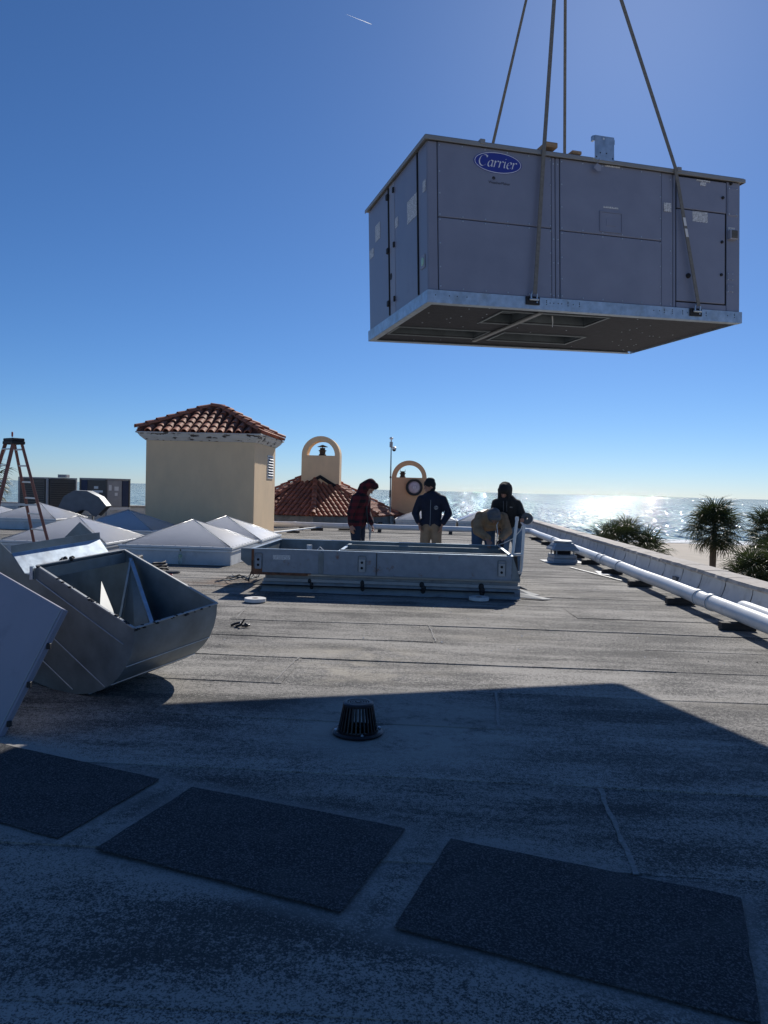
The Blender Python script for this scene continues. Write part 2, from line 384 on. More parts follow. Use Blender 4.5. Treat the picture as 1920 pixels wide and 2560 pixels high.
def sea_mat():
    mt, nt, p = nodes('sea_water')
    def wob(sc_, s, amp, det=2):
        n = noise(nt, mapped(nt, sc_), s, det, .6)
        vm = N(nt, 'ShaderNodeVectorMath', operation='SUBTRACT'); nt.links.new(n.outputs['Color'], vm.inputs[0]); vm.inputs[1].default_value = (.5, .5, .5)
        v2 = N(nt, 'ShaderNodeVectorMath', operation='MULTIPLY'); nt.links.new(vm.outputs[0], v2.inputs[0]); v2.inputs[1].default_value = (amp * .7, amp, 0); return v2.outputs[0]
    def add(a, b):
        n = N(nt, 'ShaderNodeVectorMath', operation='ADD'); nt.links.new(a, n.inputs[0])
        if isinstance(b, tuple): n.inputs[1].default_value = b
        else: nt.links.new(b, n.inputs[1])
        return n.outputs[0]
    s = add(add(wob((2.6, .085, 1), 1, 1.95, 0), wob((.9, .03, 1), 1, .5, 0)), wob((.12, .004, 1), 1, .4, 1))
    nz = N(nt, 'ShaderNodeVectorMath', operation='NORMALIZE'); nt.links.new(add(s, (0, 0, 1.0)), nz.inputs[0])
    nt.links.new(nz.outputs[0], p.inputs['Normal'])
    big = noise(nt, mapped(nt, (.3, 1, 1)), .012, 4)
    nt.links.new(ramp(nt, big.outputs[0], .35, .7, (.018, .06, .10), (.03, .085, .125)), p.inputs['Base Color'])
    p.inputs['Specular Tint'].default_value = (.62, .80, 1, 1); p.inputs['Roughness'].default_value = .035; p.inputs['IOR'].default_value = 1.333
    MT['sea_water'] = mt
sea_mat()

# ------------------------------------------------------------------ land, sea, roof deck
GZ = -9.0
mb = MB()
xs = [-4000, -600, -120, -40, 0, 20, 40, 60, 90, 130, 200, 600, 4000]; ys = [-4000, -400, -60, 20, 40, 60, 90, 120, 150, 172, 182, 200, 260]
for j, y in enumerate(ys):
    for i, x in enumerate(xs):
        z = GZ + (0.25 * math.sin(x * .11 + y * .07) if 60 < y < 150 else 0) - max(0, (y - 172)) * .03
        mb.v.append((x, y, z))
for j in range(len(ys) - 1):
    for i in range(len(xs) - 1):
        a = j * len(xs) + i; mb.f.append((a, a + 1, a + 1 + len(xs), a + len(xs)))
struct(mb.build('beach', 'sand', smooth=2))
mb = MB(); mb.add([(-90000, 174, GZ - .1), (90000, 174, GZ - .1), (90000, 90000, GZ - .1), (-90000, 90000, GZ - .1)], [(0, 1, 2, 3)])
struct(mb.build('sea', 'sea_water'))
mb = MB()                                                     # thin lines of surf along the shore
for y0, a, wd in ((174.6, .7, 1.6), (178.5, .8, 1.8), (184, 1.0, 1.5)):
    rnd = random.Random(int(y0)); pts = []
    for i in range(160):
        x = -60 + i * 1.6; y = y0 + a * math.sin(x * .09 + y0) + rnd.uniform(-.4, .4); ww = wd * max(.05, .5 + .6 * math.sin(x * .05 + y0 * 2) + rnd.uniform(-.3, .3))
        pts.append((x, y, ww))
    o = len(mb.v)
    for x, y, ww in pts: mb.v += [(x, y - ww / 2, GZ + .03), (x, y, GZ + .22), (x, y + ww / 2, GZ - .05)]
    for i in range(len(pts) - 1):
        for k in (0, 1): q = o + 3 * i + k; mb.f.append((q, q + 3, q + 4, q + 1))
s_ = mb.build('surf', 'foam', smooth=2); s_['kind'] = 'stuff'; s_['label'] = 'thin lines of white surf breaking along the beach'

mb = MB(); mb.box((-30, -8, GZ - .5), (4.9, 38.5, -.006)); roof = struct(mb.build('roof', 'membrane'))
# rolled membrane: each sheet laps over the one nearer the camera, end laps where rolls meet
ends = {1: [.93, -7.5], 3: [.54, -5.2], 2: [-6.1], 4: [-1.15, -8.5], 5: [2.2, -6.4], 6: [-4.6, .05], 7: [-2.3], 8: [1.9]}
for i in range(-8, 39):
    y0 = 2.14 + .915 * i; rnd = random.Random(i + 100)
    cuts = sorted(ends.get(i, [rnd.uniform(-9, 3), rnd.uniform(-14, -9)]))
    X = [-29.9] + cuts + [4.41]
    if y0 > 37.3: break
    for k in range(len(X) - 1):
        a, b = X[k], X[k + 1] + (.04 if k < len(X) - 2 else 0); n = max(2, int((b - a) / .45)); mb = MB(); lift = .005 * (k % 2)
        for t in range(n + 1):
            x = a + (b - a) * t / n; j = rnd.uniform(-.007, .007); zz = rnd.uniform(0, .0018) + lift
            yy = y0 + j + (.02 * math.sin(x * .7 + i))
            yl = yy
            sk = rnd.uniform(-.03, .03) if t in (0, n) else 0
            mb.v += [(x + sk, yl, -.004), (x + sk, yl, .0042 + zz), (x, yl + .45, .0032 + lift), (x, yl + .99, .0012 + lift * .5), (x, yl + .99, -.006)]
        for t in range(n):
            for q in range(4): e = 5 * t + q; mb.f.append((e, e + 5, e + 6, e + 1))
        mb.f += [(0, 1, 2, 3, 4), tuple(5 * n + q for q in (4, 3, 2, 1, 0))]
        mb.build('membrane_sheet', 'membrane', roof)
# sealed end laps, slightly proud and crooked
for i, x, x2 in ((1, .955, .90), (3, .565, .515), (6, .05, .12), (4, -1.15, -1.2), (7, -2.3, -2.22)):
    y0 = 2.14 + .915 * i; rnd = random.Random(i + 900); P = [V((x2 + (x - x2) * t / 12 + rnd.uniform(-.008, .008), y0 + .012 + .895 * t / 12, .010 + rnd.uniform(0, .002))) for t in range(13)]
    sw = .6 if i in (1, 3) else .4
    MB().ribbon(P, [V((rnd.uniform(.012, .024) * sw, .002, 0)) for q in P], (0, 0, .005)).build('lap_seal', 'lap_grey', roof)
# walkway pads
for nm, q in (('dark walkway pad nearest the leaning sheet metal panel', [(-2.48, 4.18), (-1.37, 3.78), (-1.57, 3.09), (-2.66, 3.47)]),
              ('dark walkway pad in the middle of the three, below the drain', [(-1.17, 3.70), (-.06, 3.36), (-.28, 2.66), (-1.37, 3.02)]),
              ('dark walkway pad at the right, nearest the camera', [(.14, 3.28), (1.26, 2.92), (1.03, 2.21), (-.08, 2.59)])):
    mb = MB(); rnd = random.Random(nm); P = []
    for i in range(4):
        a, b = V((*q[i], 0)), V((*q[(i + 1) % 4], 0))
        for t in range(8): p = a.lerp(b, t / 8); P.append(V((p.x + rnd.uniform(-.004, .004), p.y + rnd.uniform(-.004, .004), .012)))
    mb.prism(P, (0, 0, .008)); tag(mb.build('walkway_pad', 'pad', bev=.003), nm, 'pad', 'walkway pads stuck to the roof')

# ------------------------------------------------------------------ parapet along the right edge
par = thing('parapet_wall', 'low white membrane parapet with weathered stone coping along the right roof edge', 'wall', (0, 0, 0))
MB().box((4.57, -8, -.6), (4.88, 37.5, .315)).build('core', 'white_memb', par)
prof = [(4.42, .012), (4.455, .03), (4.50, .085), (4.535, .17), (4.55, .25), (4.555, .322)]
y = -7.0; i = 0
while y < 36.5:
    rnd = random.Random(i); L = .93 + rnd.uniform(-.06, .06); mb = MB()
    pts = [(x + rnd.uniform(-.006, .006), z) for x, z in prof]
    mb.prism([(x, y + .02, z) for x, z in pts] + [(4.572, y + .02, .322), (4.572, y + .02, .012)], (0, L - .04, 0))
    mb.build('membrane_panel', 'white_memb', par, smooth=True); y += L; i += 1
MB().prism([(x + .007, -7, z) for x, z in prof] + [(4.572, -7, .322), (4.572, -7, .012)], (0, 43.5, 0)).build('panel_joint_backing', 'seam_dark', par)
y = -7.2; i = 0
while y < 36.8:
    rnd = random.Random(i + 50); L = rnd.uniform(.95, 1.35); mb = MB(); n = 7
    dz = rnd.uniform(-.008, .008); P = []
    for k in range(n):
        yy = y + .006 + (L - .012) * k / (n - 1); a = rnd.uniform(-.022, .022)
        mb.v += [(4.475 + a, yy, .325), (4.46 + a, yy, .345 + dz), (4.475 + a, yy, .392 + dz), (4.7, yy, .402 + dz), (4.93, yy, .385 + dz), (4.94, yy, .33)]
    for k in range(n - 1):
        for q in range(6): e = 6 * k; mb.f.append((e + q, e + 6 + q, e + 6 + (q + 1) % 6, e + (q + 1) % 6))
    mb.f += [tuple(range(6)), tuple(6 * (n - 1) + q for q in range(6))]
    mb.build('coping_stone', 'coping', par); y += L; i += 1
for a, b in ((-6, .5), (.5, 6.9), (6.9, 12.4), (12.4, 17.8)):
    MB().box((4.13, a, .012), (4.44, b - .01, .019)).build('flashing_strip', 'white_memb', par)
mb = MB(); mb.box((4.47, 13.5, .03), (4.53, 13.72, .14)); mb.build('scupper', 'hood_metal', par, bev=.004)

# ------------------------------------------------------------------ white pipes on timber blocks
PX, PZ, PR = 3.76, .20, .10
pp = thing('drain_pipe', 'long thick white plastic pipe running beside the parapet and across the far roof', 'pipe', (0, 0, 0))
cy = [-7, 4.2, 9.94, 10.4, 14.6, 15.9, 16.3, 22.2, 26.9]
for a, b in zip(cy, cy[1:]):
    n = max(2, int((b - a) / 1.2)); rnd = random.Random(int(a * 10))
    P = [(PX + (0 if k in (0, n) else rnd.uniform(-.006, .006)), a + (b - a) * k / n, PZ + (0 if k in (0, n) else rnd.uniform(-.012, .004))) for k in range(n + 1)]
    MB().tube(P, PR, 20).build('pipe_length', 'pvc', pp, smooth=True)
for y in cy[1:-1]:
    MB().lathe([(PR + .001, -.055), (PR + .011, -.055), (PR + .011, .055), (PR + .001, .055)], 22, (PX, y, PZ), Matrix.Rotation(R(90), 4, 'X')).build('coupling', 'pvc', pp, smooth=True)
    MB().lathe([(PR + .0125, -.004), (PR + .0135, -.004), (PR + .0135, .004), (PR + .0125, .004)], 22, (PX, y - .05, PZ), Matrix.Rotation(R(90), 4, 'X')).build('joint_line', 'ink', pp)
el = [V((PX, 26.9, PZ))] + [V((PX - .25 + .25 * math.cos(t), 26.9 + .25 * math.sin(t), PZ)) for t in (.4, .8, 1.2, 1.57)]
MB().tube(el, PR + .008, 18).build('elbow', 'pvc', pp, smooth=True)
for a, b in ((3.51, -.2), (-.2, -1.95), (-1.95, -4.9), (-4.9, -9)):
    MB().tube([(a, 27.15, PZ), ((a + b) / 2, 27.15, PZ - .008), (b, 27.15, PZ)], PR, 18).build('pipe_length', 'pvc', pp, smooth=True)
for x in (-.2, -1.95, -4.9):
    MB().lathe([(PR + .001, -.05), (PR + .011, -.05), (PR + .011, .05), (PR + .001, .05)], 20, (x, 27.15, PZ), Matrix.Rotation(R(90), 4, 'Y')).build('coupling', 'pvc', pp, smooth=True)
bm_ = MB().box((-.2, -.06, .012), (.2, .06, .10)).mesh('block', 'wood_dark', bev=.004)
near = ['nearest the camera at the right edge', 'second from the camera', 'third from the camera', 'fourth from the camera', 'fifth from the camera, beside the roof vent', 'sixth from the camera', 'seventh from the camera', 'eighth from the camera', 'farthest from the camera']
for y, nm in zip((9.0, 11.0, 13.05, 15.0, 16.95, 18.6, 20.8, 22.95, 25.2), near):
    rnd = random.Random(y); o = link('timber_block', bm_); o.location = (PX - .05, y, 0); o.rotation_euler = (0, 0, rnd.uniform(-.08, .08))
    tag(o, 'dark timber block under the long white pipe, ' + nm, 'block', 'timber blocks under the parapet pipe')
for x, nm in ((-4.65, 'left of the person in the plaid jacket'), (-1.75, 'right behind the person in the plaid jacket'), (.85, 'between the navy jacket and the tan jacket'), (3.45, 'at the far corner of the pipe')):
    o = link('timber_block', bm_); o.location = (x, 27.12, 0); o.rotation_euler = (0, 0, R(90))
    tag(o, 'dark block under the far white pipe, ' + nm, 'block', 'blocks under the far pipe')
tag(MB().tube([(4.18, -6, .125), (4.18, 3, .12), (4.18, 9.85, .125), (4.18, 9.98, .125), (4.18, 10.03, .125)], [.11, .11, .11, .105, .06], 18).build('spare_pipe', 'pvc', None, smooth=True), 'short white pipe with a rounded end lying against the parapet at the right edge', 'pipe')
for nm, P in (('thin white conduit on the roof beside the stucco tower', [(-5.1, 23.4, .08), (-4.6, 25.2, .1), (-4.05, 27.0, .12), (-3.1, 27.6, .13)]), ('thin white conduit on the roof right of the tiled pavilion', [(-2.75, 29.9, .12), (-2.2, 32.3, .16), (-1.6, 34.5, .18)])):
    cnd = thing('conduit', nm, 'conduit', (0, 0, 0)); MB().tube(P, .028, 8).build('tube', 'pvc', cnd, smooth=True)
    for p in P: MB().box((p[0] - .22, p[1] - .06, .012), (p[0] + .22, p[1] + .06, p[2] - .02)).build('support_block', 'wood_dark', cnd)
tag(MB().bar((3.06, 15.95, .02), (3.58, 13.75, .02), .03, .012).build('metal_strip', 'galv_dull'), 'thin pale metal strip lying on the roof between vent and pipe', 'strip')
tag(MB().prism([(3.40, 14.75, .012), (3.62, 14.6, .012), (3.7, 15.3, .012), (3.45, 15.4, .012)], (0, 0, .006)).build('membrane_patch', 'white_memb'), 'small pale membrane patch on the roof left of the long white pipe', 'patch')

# roof vent
vt = thing('roof_vent', 'squat grey roof vent with stacked hoods beside the long pipe', 'vent', (3.13, 17.3, 0), R(8))
def frus(mb, a, b, z0, z1):
    mb.add([(-a, -a, z0), (a, -a, z0), (a, a, z0), (-a, a, z0), (-b, -b, z1), (b, -b, z1), (b, b, z1), (-b, b, z1)], [(3, 2, 1, 0), (4, 5, 6, 7), (0, 1, 5, 4), (1, 2, 6, 5), (2, 3, 7, 6), (3, 0, 4, 7)]); return mb
MB().prism([(-.46, -.34, .012), (.44, -.36, .012), (.47, .35, .012), (-.42, .37, .012)], (0, 0, .008)).build('flashing', 'white_memb', vt)
frus(frus(MB(), .285, .265, .02, .10), .265, .26, .10, .19).build('base', 'galv_dull', vt, bev=.015)
MB().lathe([(.19, .19), (.19, .30)], 20).build('throat', 'dark_gap', vt)
for sx in (-.2, .2):
    for sy in (-.2, .2): MB().bar((sx, sy, .18), (sx, sy, .31), .025, .025).build('hood_post', 'galv_dull', vt)
frus(frus(MB(), .30, .30, .285, .31), .30, .235, .31, .385).build('hood', 'galv_dull', vt, bev=.008)
frus(MB(), .245, .19, .385, .455).build('upper_hood', 'galv_dull', vt, bev=.008)
MB().lathe([(.20, .455), (.215, .47), (.215, .495), (.19, .51)], 18).build('cap', 'lead', vt, smooth=True)

# roof drain strainer
dr = thing('roof_drain', 'black iron dome strainer of the roof drain standing in the shadow', 'drain', (-.41, 4.68, .008))
MB().lathe([(.105, .004), (.16, .004), (.165, .016), (.15, .026), (.125, .022), (.105, .012)], 40, close=True).build('flange_ring', 'black_iron', dr, smooth=True)
MB().lathe([(.118, .02), (.128, .02), (.128, .034), (.118, .034)], 40, close=True).build('dome_ring', 'black_iron', dr, smooth=True)
rib = MB()
rib.prism([(.112, -.0045, .02), (.128, -.0045, .02), (.096, -.0045, .19), (.080, -.0045, .19)], (0, .009, 0))
rme = rib.mesh('rib', 'black_iron')
for i in range(28): link('rib', rme, dr, mw=Matrix.Rotation(2 * math.pi * i / 28, 4, 'Z'))
MB().lathe([(.070, .186), (.098, .183), (.098, .196), (.088, .203), (.070, .203)], 36, close=True).build('crown_ring', 'black_iron', dr, smooth=True)
for r_ in (.060, .044, .028):
    MB().lathe([(r_ - .0045, .194), (r_ + .0045, .194), (r_ + .0045, .202), (r_ - .0045, .202)], 30, close=True).build('grate_ring', 'black_iron', dr, smooth=True)
MB().lathe([(.014, .193), (.014, .203)], 14).build('grate_hub', 'black_iron', dr)
for i in range(3):
    a = i * math.pi / 3; MB().bar((-.075 * math.cos(a), -.075 * math.sin(a), .1955), (.075 * math.cos(a), .075 * math.sin(a), .1955), .008, .006).build('grate_bar', 'black_iron', dr)
MB().lathe([(.0, .0045), (.104, .0045)], 30).build('sump', 'dark_gap', dr)
for a in (.3, 1.9, 3.4, 5.0): MB().lathe([(.009, .022), (.009, .033)], 8, (.142 * math.cos(a), .142 * math.sin(a), 0)).build('clamp_bolt', 'galv', dr)

# ------------------------------------------------------------------ the lifted rooftop unit
K = 4.1 / 3.6; UL, UW, UH = 4.1, 2.166, 1.748
unit = thing('rooftop_unit', 'large grey rooftop air conditioner hanging from the crane slings, with blue oval badge', 'air conditioner', (-.0502, 7.9384, 3.5692))
unit.rotation_mode = 'YXZ'; unit.rotation_euler = (-.00651, -.03867, .37003)
UM = Matrix.Translation((-.0502, 7.9384, 3.5692)) @ Matrix.Rotation(.37003, 4, 'Z') @ Matrix.Rotation(-.00651, 4, 'X') @ Matrix.Rotation(-.03867, 4, 'Y')
RZ = .118 * K; TZ = 1.497 * K
def ub(name, a, b, mat, bev=.004, par_=unit, label=None): return MB().box(a, b).build(name, mat, par_, bev=bev, label=label)
# base rails: channels
for nm, poly, h in (('front', [(0, -.02, 0), (0, .07, 0), (0, .07, .006), (0, -.014, .006), (0, -.014, RZ - .006), (0, .04, RZ - .006), (0, .04, RZ), (0, -.02, RZ)], (UL + .03, 0, 0)),
                    ('back', [(0, UW + .02, 0), (0, UW - .07, 0), (0, UW - .07, .006), (0, UW + .014, .006), (0, UW + .014, RZ - .006), (0, UW - .04, RZ - .006), (0, UW - .04, RZ), (0, UW + .02, RZ)], (UL - .02, 0, 0))):
    MB().prism([(x - .015, y, z) for x, y, z in poly], h).build('base_rail', 'galv', unit)
MB().box((-.022, -.016, .001), (-.014, UW + .016, RZ - .002)).box((-.022, -.01, .0005), (.06, UW + .01, .0055)).build('end_rail', 'galv', unit)
MB().box((UL + .001, -.012, .002), (UL + .010, UW + .01, RZ - .002)).build('end_rail', 'galv', unit)
mb = MB(); rnd = random.Random(5)
for x in [.06, .2, .28, .38, 1.02, 1.11, 1.23, 1.27, 1.31, 1.36, 1.40, 1.47, 1.53, 1.6, 2.48, 2.55, 2.61, 2.71, 2.84, 2.9, 3.08, 3.14, 3.42, 3.51]:
    for z in ([.055, .075, .09] if rnd.random() < .3 else [.07]): mb.lathe([(.006, 0), (.006, .002)], 8, (x * K, -.0205, z * K), Matrix.Rotation(R(90), 4, 'X'))
o = mb.build('rail_holes', 'dark_gap', unit); o['kind'] = 'stuff'
# under-side: pan with four openings, ducts going up, a timber spreader and insulation fasteners
ops = [(.87, 1.22, .2, .70), (1.30, 2.06, .18, .62), (.10, 1.15, 1.13, 1.50), (1.36, 2.39, 1.13, 1.55)]
ops = [tuple(v * K for v in q) for q in ops]
X_ = sorted({.05, UL - .02} | {q[i] for q in ops for i in (0, 1)}); Y_ = sorted({.05, UW - .05} | {q[i] for q in ops for i in (2, 3)})
mb = MB()
for i in range(len(X_) - 1):
    for j in range(len(Y_) - 1):
        cx_, cy_ = (X_[i] + X_[i + 1]) / 2, (Y_[j] + Y_[j + 1]) / 2
        if not any(q[0] < cx_ < q[1] and q[2] < cy_ < q[3] for q in ops): mb.box((X_[i], Y_[j], .022), (X_[i + 1], Y_[j + 1], .030))
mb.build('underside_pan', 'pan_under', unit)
for q in ops:
    mb = MB(); a, b, c_, d_ = q
    mb.box((a, c_, .03), (a + .006, d_, .5)).box((b - .006, c_, .03), (b, d_, .5)).box((a, c_, .03), (b, c_ + .006, .5)).box((a, d_ - .006, .03), (b, d_, .5))
    ob = mb.build('duct_opening', 'galv_old', unit)
    MB().box((a, c_, .5), (b, d_, .51)).build('opening_top', 'dark_gap', ob)
    fr = MB(); t = .028
    fr.box((a - t, c_ - t, .010), (b + t, c_, .021)).box((a - t, d_, .010), (b + t, d_ + t, .021)).box((a - t, c_, .010), (a, d_, .021)).box((b, c_, .010), (b + t, d_, .021)); fr.build('opening_flange', 'galv_old', ob)
    for k in range(2):
        yy = c_ + (d_ - c_) * (.35 + .3 * k); MB().box((a + .01, yy - .012, .09), (b - .01, yy + .012, .12)).build('louvre_bar', 'galv_old', ob)
MB().bar((1.20 * K, 1.62 * K, .0), (1.245 * K, .12 * K, .0), .05, .016).build('spreader_strut', 'galv_dull', unit)
MB().bar((.03, .08, .0125), (.03, UW - .08, .0125), .07, .012).build('wood_strip', 'wood_dark', unit)
mb = MB(); rnd = random.Random(11)
for i in range(60):
    x, y = rnd.uniform(.2, UL - .2), rnd.uniform(.12, UW - .12)
    if not any(q[0] - .05 < x < q[1] + .05 and q[2] - .05 < y < q[3] + .05 for q in ops): mb.lathe([(.010, .018), (.010, .0215)], 6, (x, y, 0))
o = mb.build('pan_fasteners', 'galv', unit); o['kind'] = 'stuff'
MB().tube([(1.46 * K, .30, .02), (1.47 * K, .31, -.05), (1.46 * K, .30, -.11)], [.008, .006, .004], 6).build('hanging_tie', 'label_white', unit)
# cabinet core (set back, shows as the dark gaps between panels)
ub('cabinet_frame', (.016, .016, RZ - .01), (UL - .016, UW - .016, TZ + .01), 'dark_gap', 0)
def fpanel(name, x0, x1, z0, z1, y=-.004, mat='paint', bev=.006):
    return ub(name, (x0 * K + .004, y, z0 * K + .004), (x1 * K - .004, .020, z1 * K - .004), mat, bev)
fpanel('corner_post', 0, .10, .12, 1.495, .0005)
fpanel('access_panel', .10, 1.30, .80, 1.495); fpanel('access_panel', .10, 1.30, .12, .80)
fpanel('post', 1.30, 1.345, .12, 1.495, .002); fpanel('post', 1.345, 1.395, .12, 1.495, .002)
pu = fpanel('access_panel', 1.395, 2.588, .79, 1.495); fpanel('access_panel', 1.395, 2.588, .12, .79)
fpanel('post', 2.588, 2.735, .12, 1.495, .002)
fpanel('post', 2.735, 2.772, .12, 1.495, .004)
fpanel('control_door', 2.778, 3.415, 1.15, 1.480, -.003); fpanel('compressor_door', 2.772, 3.40, .19, 1.145, -.006)
fpanel('door_sill', 2.772, 3.42, .12, .185, .0); fpanel('end_column', 3.42, 3.60, .12, 1.495, .001)
fpanel('cover_plate', 3.43, 3.56, 1.13, 1.435, -.008)
# small square cover with raised frame on the upper right panel
mb = MB(); a, b, c_, d_ = 1.845 * K, 2.108 * K, .820 * K, 1.026 * K
for q in (((a, -.016, c_), (b, -.004, c_ + .012)), ((a, -.016, d_ - .012), (b, -.004, d_)), ((a, -.016, c_ + .012), (a + .012, -.004, d_ - .012)), ((b - .012, -.016, c_ + .012), (b, -.004, d_ - .012))): mb.box(*q)
cv = ub('knockout_cover', (a + .012, -.010, c_ + .012), (b - .012, -.004, d_ - .012), 'paint', .002); mb.build('cover_frame', 'paint', cv)
ub('cover_plate_inner', (1.918 * K, -.014, .885 * K), (2.035 * K, -.010, .958 * K), 'paint', .002, cv)
# left end panels, hinge strip, latches
def lpanel(name, y0, y1, z0=.12, z1=1.495, x=-.004, mat='paint'):
    return ub(name, (x, y0 * K + .004, z0 * K + .004), (.02, y1 * K - .004, z1 * K - .004), mat, .006)
lpanel('corner_post', .012, .245, x=-.002); hd = lpanel('hinged_door', .272, 1.118); lpanel('hinged_door', 1.165, 1.895)
ub('hinge_strip', (-.007, .945 * K, RZ + .01), (-.0045, 1.112 * K, TZ - .01), 'paint_lt', 0)
mb = MB().tube([(-.006, .258 * K, RZ + .02), (-.006, .258 * K, TZ - .02)], .010, 8); mb.build('door_hinge', 'rubber', unit)
MB().tube([(-.006, 1.142 * K, RZ + .02), (-.006, 1.142 * K, TZ - .02)], .012, 8).build('door_hinge', 'rubber', unit)
for z in (1.39, .82, .26):
    MB().box((-.035, 1.125 * K, (z - .03) * K), (-.004, 1.175 * K, (z + .03) * K)).build('door_latch', 'rubber', unit, bev=.006)
for z in (1.397, .831, .267):
    MB().box((-.026, .945 * K, (z - .028) * K), (-.004, .975 * K, (z + .028) * K)).build('door_catch', 'rubber', unit, bev=.004)
rx = Matrix.Rotation(R(-90), 4, 'Y')
MB().lathe([(.04, .004), (.04, .010)], 20, (0, 1.08 * K, .531 * K), rx).build('port_grommet', 'rubber', unit)
ub('gauge_plate', (-.010, .075 * K, .35 * K), (-.0045, .185 * K, .475 * K), 'paint_lt', .002); MB().lathe([(.045, .006), (.045, .013), (.036, .016)], 24, (0, .13 * K, .413 * K), rx).build('gauge', 'green_plastic', unit)
# roof cap with drip lip and brackets
MB().box((-.035, -.035, TZ + .002), (UL + .035, UW + .035, UH)).build('top_cap', 'cap_metal', unit, bev=.008)
for q in (((-.042, -.042, TZ - .012), (UL + .042, -.034, UH - .012)), ((-.042, -.034, TZ - .012), (-.034, UW + .034, UH - .012)), ((UL + .034, -.034, TZ - .012), (UL + .042, UW + .034, UH - .012))): MB().box(*q).build('drip_edge', 'cap_metal', unit, bev=.002)
for x in (.52, 2.755): ub('cap_clip', (x * K, -.05, UH - .03), (x * K + .06, .03, UH + .022), 'cap_metal', .004)
# fan guards on the top
for x, y in ((2.9, .55), (2.9, 1.5)):
    MB().lathe([(.36, UH), (.36, UH + .06), (.33, UH + .06), (.33, UH)], 28, (x, y, 0), close=True).build('fan_shroud', 'cap_metal', unit, smooth=True)
# screws
mb = MB()
def scr(x, z, y=-.0045): mb.lathe([(.0085, 0), (.0085, .004), (.005, .007)], 8, (x * K, y, z * K), Matrix.Rotation(R(90), 4, 'X'))
for x in (.118, 1.285): [scr(x, z) for z in (.16, .34, .56, .775, .825, 1.02, 1.22, 1.46)]
for x in (.35, .585, .82, 1.05): [scr(x, z) for z in (.145, .78, .82, 1.472)]
for x in (1.412, 2.572): [scr(x, z) for z in (.15, .32, .53, .765, .815, 1.02, 1.24, 1.46)]
for x in (1.65, 1.88, 2.11, 2.34): [scr(x, z) for z in (.145, .772, .812, 1.47)]
for x in (1.322, 1.37, 2.70): [scr(x, z, .0015) for z in (.15, .47, .7, 1.43)]
for x in (3.445, 3.545): [scr(x, z, -.0085) for z in (1.15, 1.42)]
for x in (3.44, 3.50): [scr(x, z, .0) for z in (.33, .39, .46, .52)]
o = mb.build('screws', 'galv', unit); o['kind'] = 'stuff'
for x, z in ((3.361, 1.311), (3.351, .845), (3.344, .499), (3.467, 1.471)):
    MB().lathe([(.018, 0), (.018, .014), (.012, .02)], 12, (x * K, -.006, z * K), Matrix.Rotation(R(90), 4, 'X')).build('door_knob', 'rubber', unit)
MB().lathe([(.03, 0), (.03, .012), (.02, .03)], 14, (2.915 * K, -.006, .458 * K), Matrix.Rotation(R(90), 4, 'X')).build('door_handle', 'rubber', unit)
for z in (.33, .46): ub('knockout_plate', (3.428 * K, -.006, z * K), (3.52 * K, .002, (z + .075) * K), 'paint', .002)
# disconnect switch
ds = ub('disconnect_switch', (3.425 * K, -.06, .875 * K), (3.53 * K, .002, .975 * K), 'paint_lt', .006); ub('switch_cover', (3.44 * K, -.068, .885 * K), (3.515 * K, -.06, .965 * K), 'condenser', .003, ds)
# printed labels
def lab(x0, x1, z0, z1, mat='print_lines', y=-.0062, name='label_sticker'): ub(name, (x0 * K, y - .0012, z0 * K), (x1 * K, y, z1 * K), mat, 0)
lab(2.614, 2.704, 1.097, 1.188); lab(2.973, 3.166, 1.029, 1.137, y=-.0065); lab(3.023, 3.197, 1.452, 1.470); lab(3.07, 3.145, 1.41, 1.449)
lab(1.888, 2.064, 1.060, 1.078); lab(1.908, 2.083, 1.470, 1.488); lab(3.44, 3.53, .982, 1.012, y=-.001)
def llab(y0, y1, z0, z1): ub('label_sticker', (-.0074, y0 * K, z0 * K), (-.0062, y1 * K, z1 * K), 'print_lines', 0)
llab(.035, .115, 1.05, 1.15); llab(.28, .55, .90, 1.12); llab(.838, .93, .985, 1.085); llab(1.45, 1.63, 1.06, 1.24); llab(1.70, 1.86, .93, 1.03)
# badge: blue oval, white keyline, italic lettering drawn with a broad nib
FM = Matrix.Translation((.72 * K, -.0045, 1.364 * K)) @ Matrix.Rotation(R(90), 4, 'X')     # x right, y up, z towards the viewer
rx_, ry_ = .254 * K, .100 * K
def ell(sc_, n=48): return [(rx_ * sc_ * math.cos(2 * math.pi * i / n), ry_ * sc_ * math.sin(2 * math.pi * i / n)) for i in range(n)]
bd = MB().prism([FM @ V((x, y, 0)) for x, y in ell(1)], FM.to_3x3() @ V((0, 0, .004))).build('badge', 'logo_blue', unit)
mb = MB(); A = ell(.965); B = [(x * (1 - .0065 / rx_), y * (1 - .0075 / ry_)) for x, y in A]; n = len(A)
mb.add([FM @ V((x, y, .0048)) for x, y in A] + [FM @ V((x, y, .0048)) for x, y in B], [(i, (i + 1) % n, n + (i + 1) % n, n + i) for i in range(n)]); mb.build('badge_ring', 'logo_white', bd)
mb = MB()
def stroke(P, nib=(.050, .026)):
    P = [V((x, y, 0)) for x, y in P]; Q = []
    for i in range(len(P) - 1):                                        # Catmull-Rom
        a, b, c_, d_ = P[max(i - 1, 0)], P[i], P[i + 1], P[min(i + 2, len(P) - 1)]
        for t in range(6):
            t /= 6; Q.append(.5 * ((2 * b) + (c_ - a) * t + (2 * a - 5 * b + 4 * c_ - d_) * t * t + (3 * b - a - 3 * c_ + d_) * t ** 3))
    Q.append(P[-1]); nb = V((*nib, 0)); vs = []; fs = []
    for q in Q: vs += [q + nb, q - nb]
    for i in range(len(Q) - 1): fs.append((2 * i, 2 * i + 1, 2 * i + 3, 2 * i + 2))
    return vs, fs
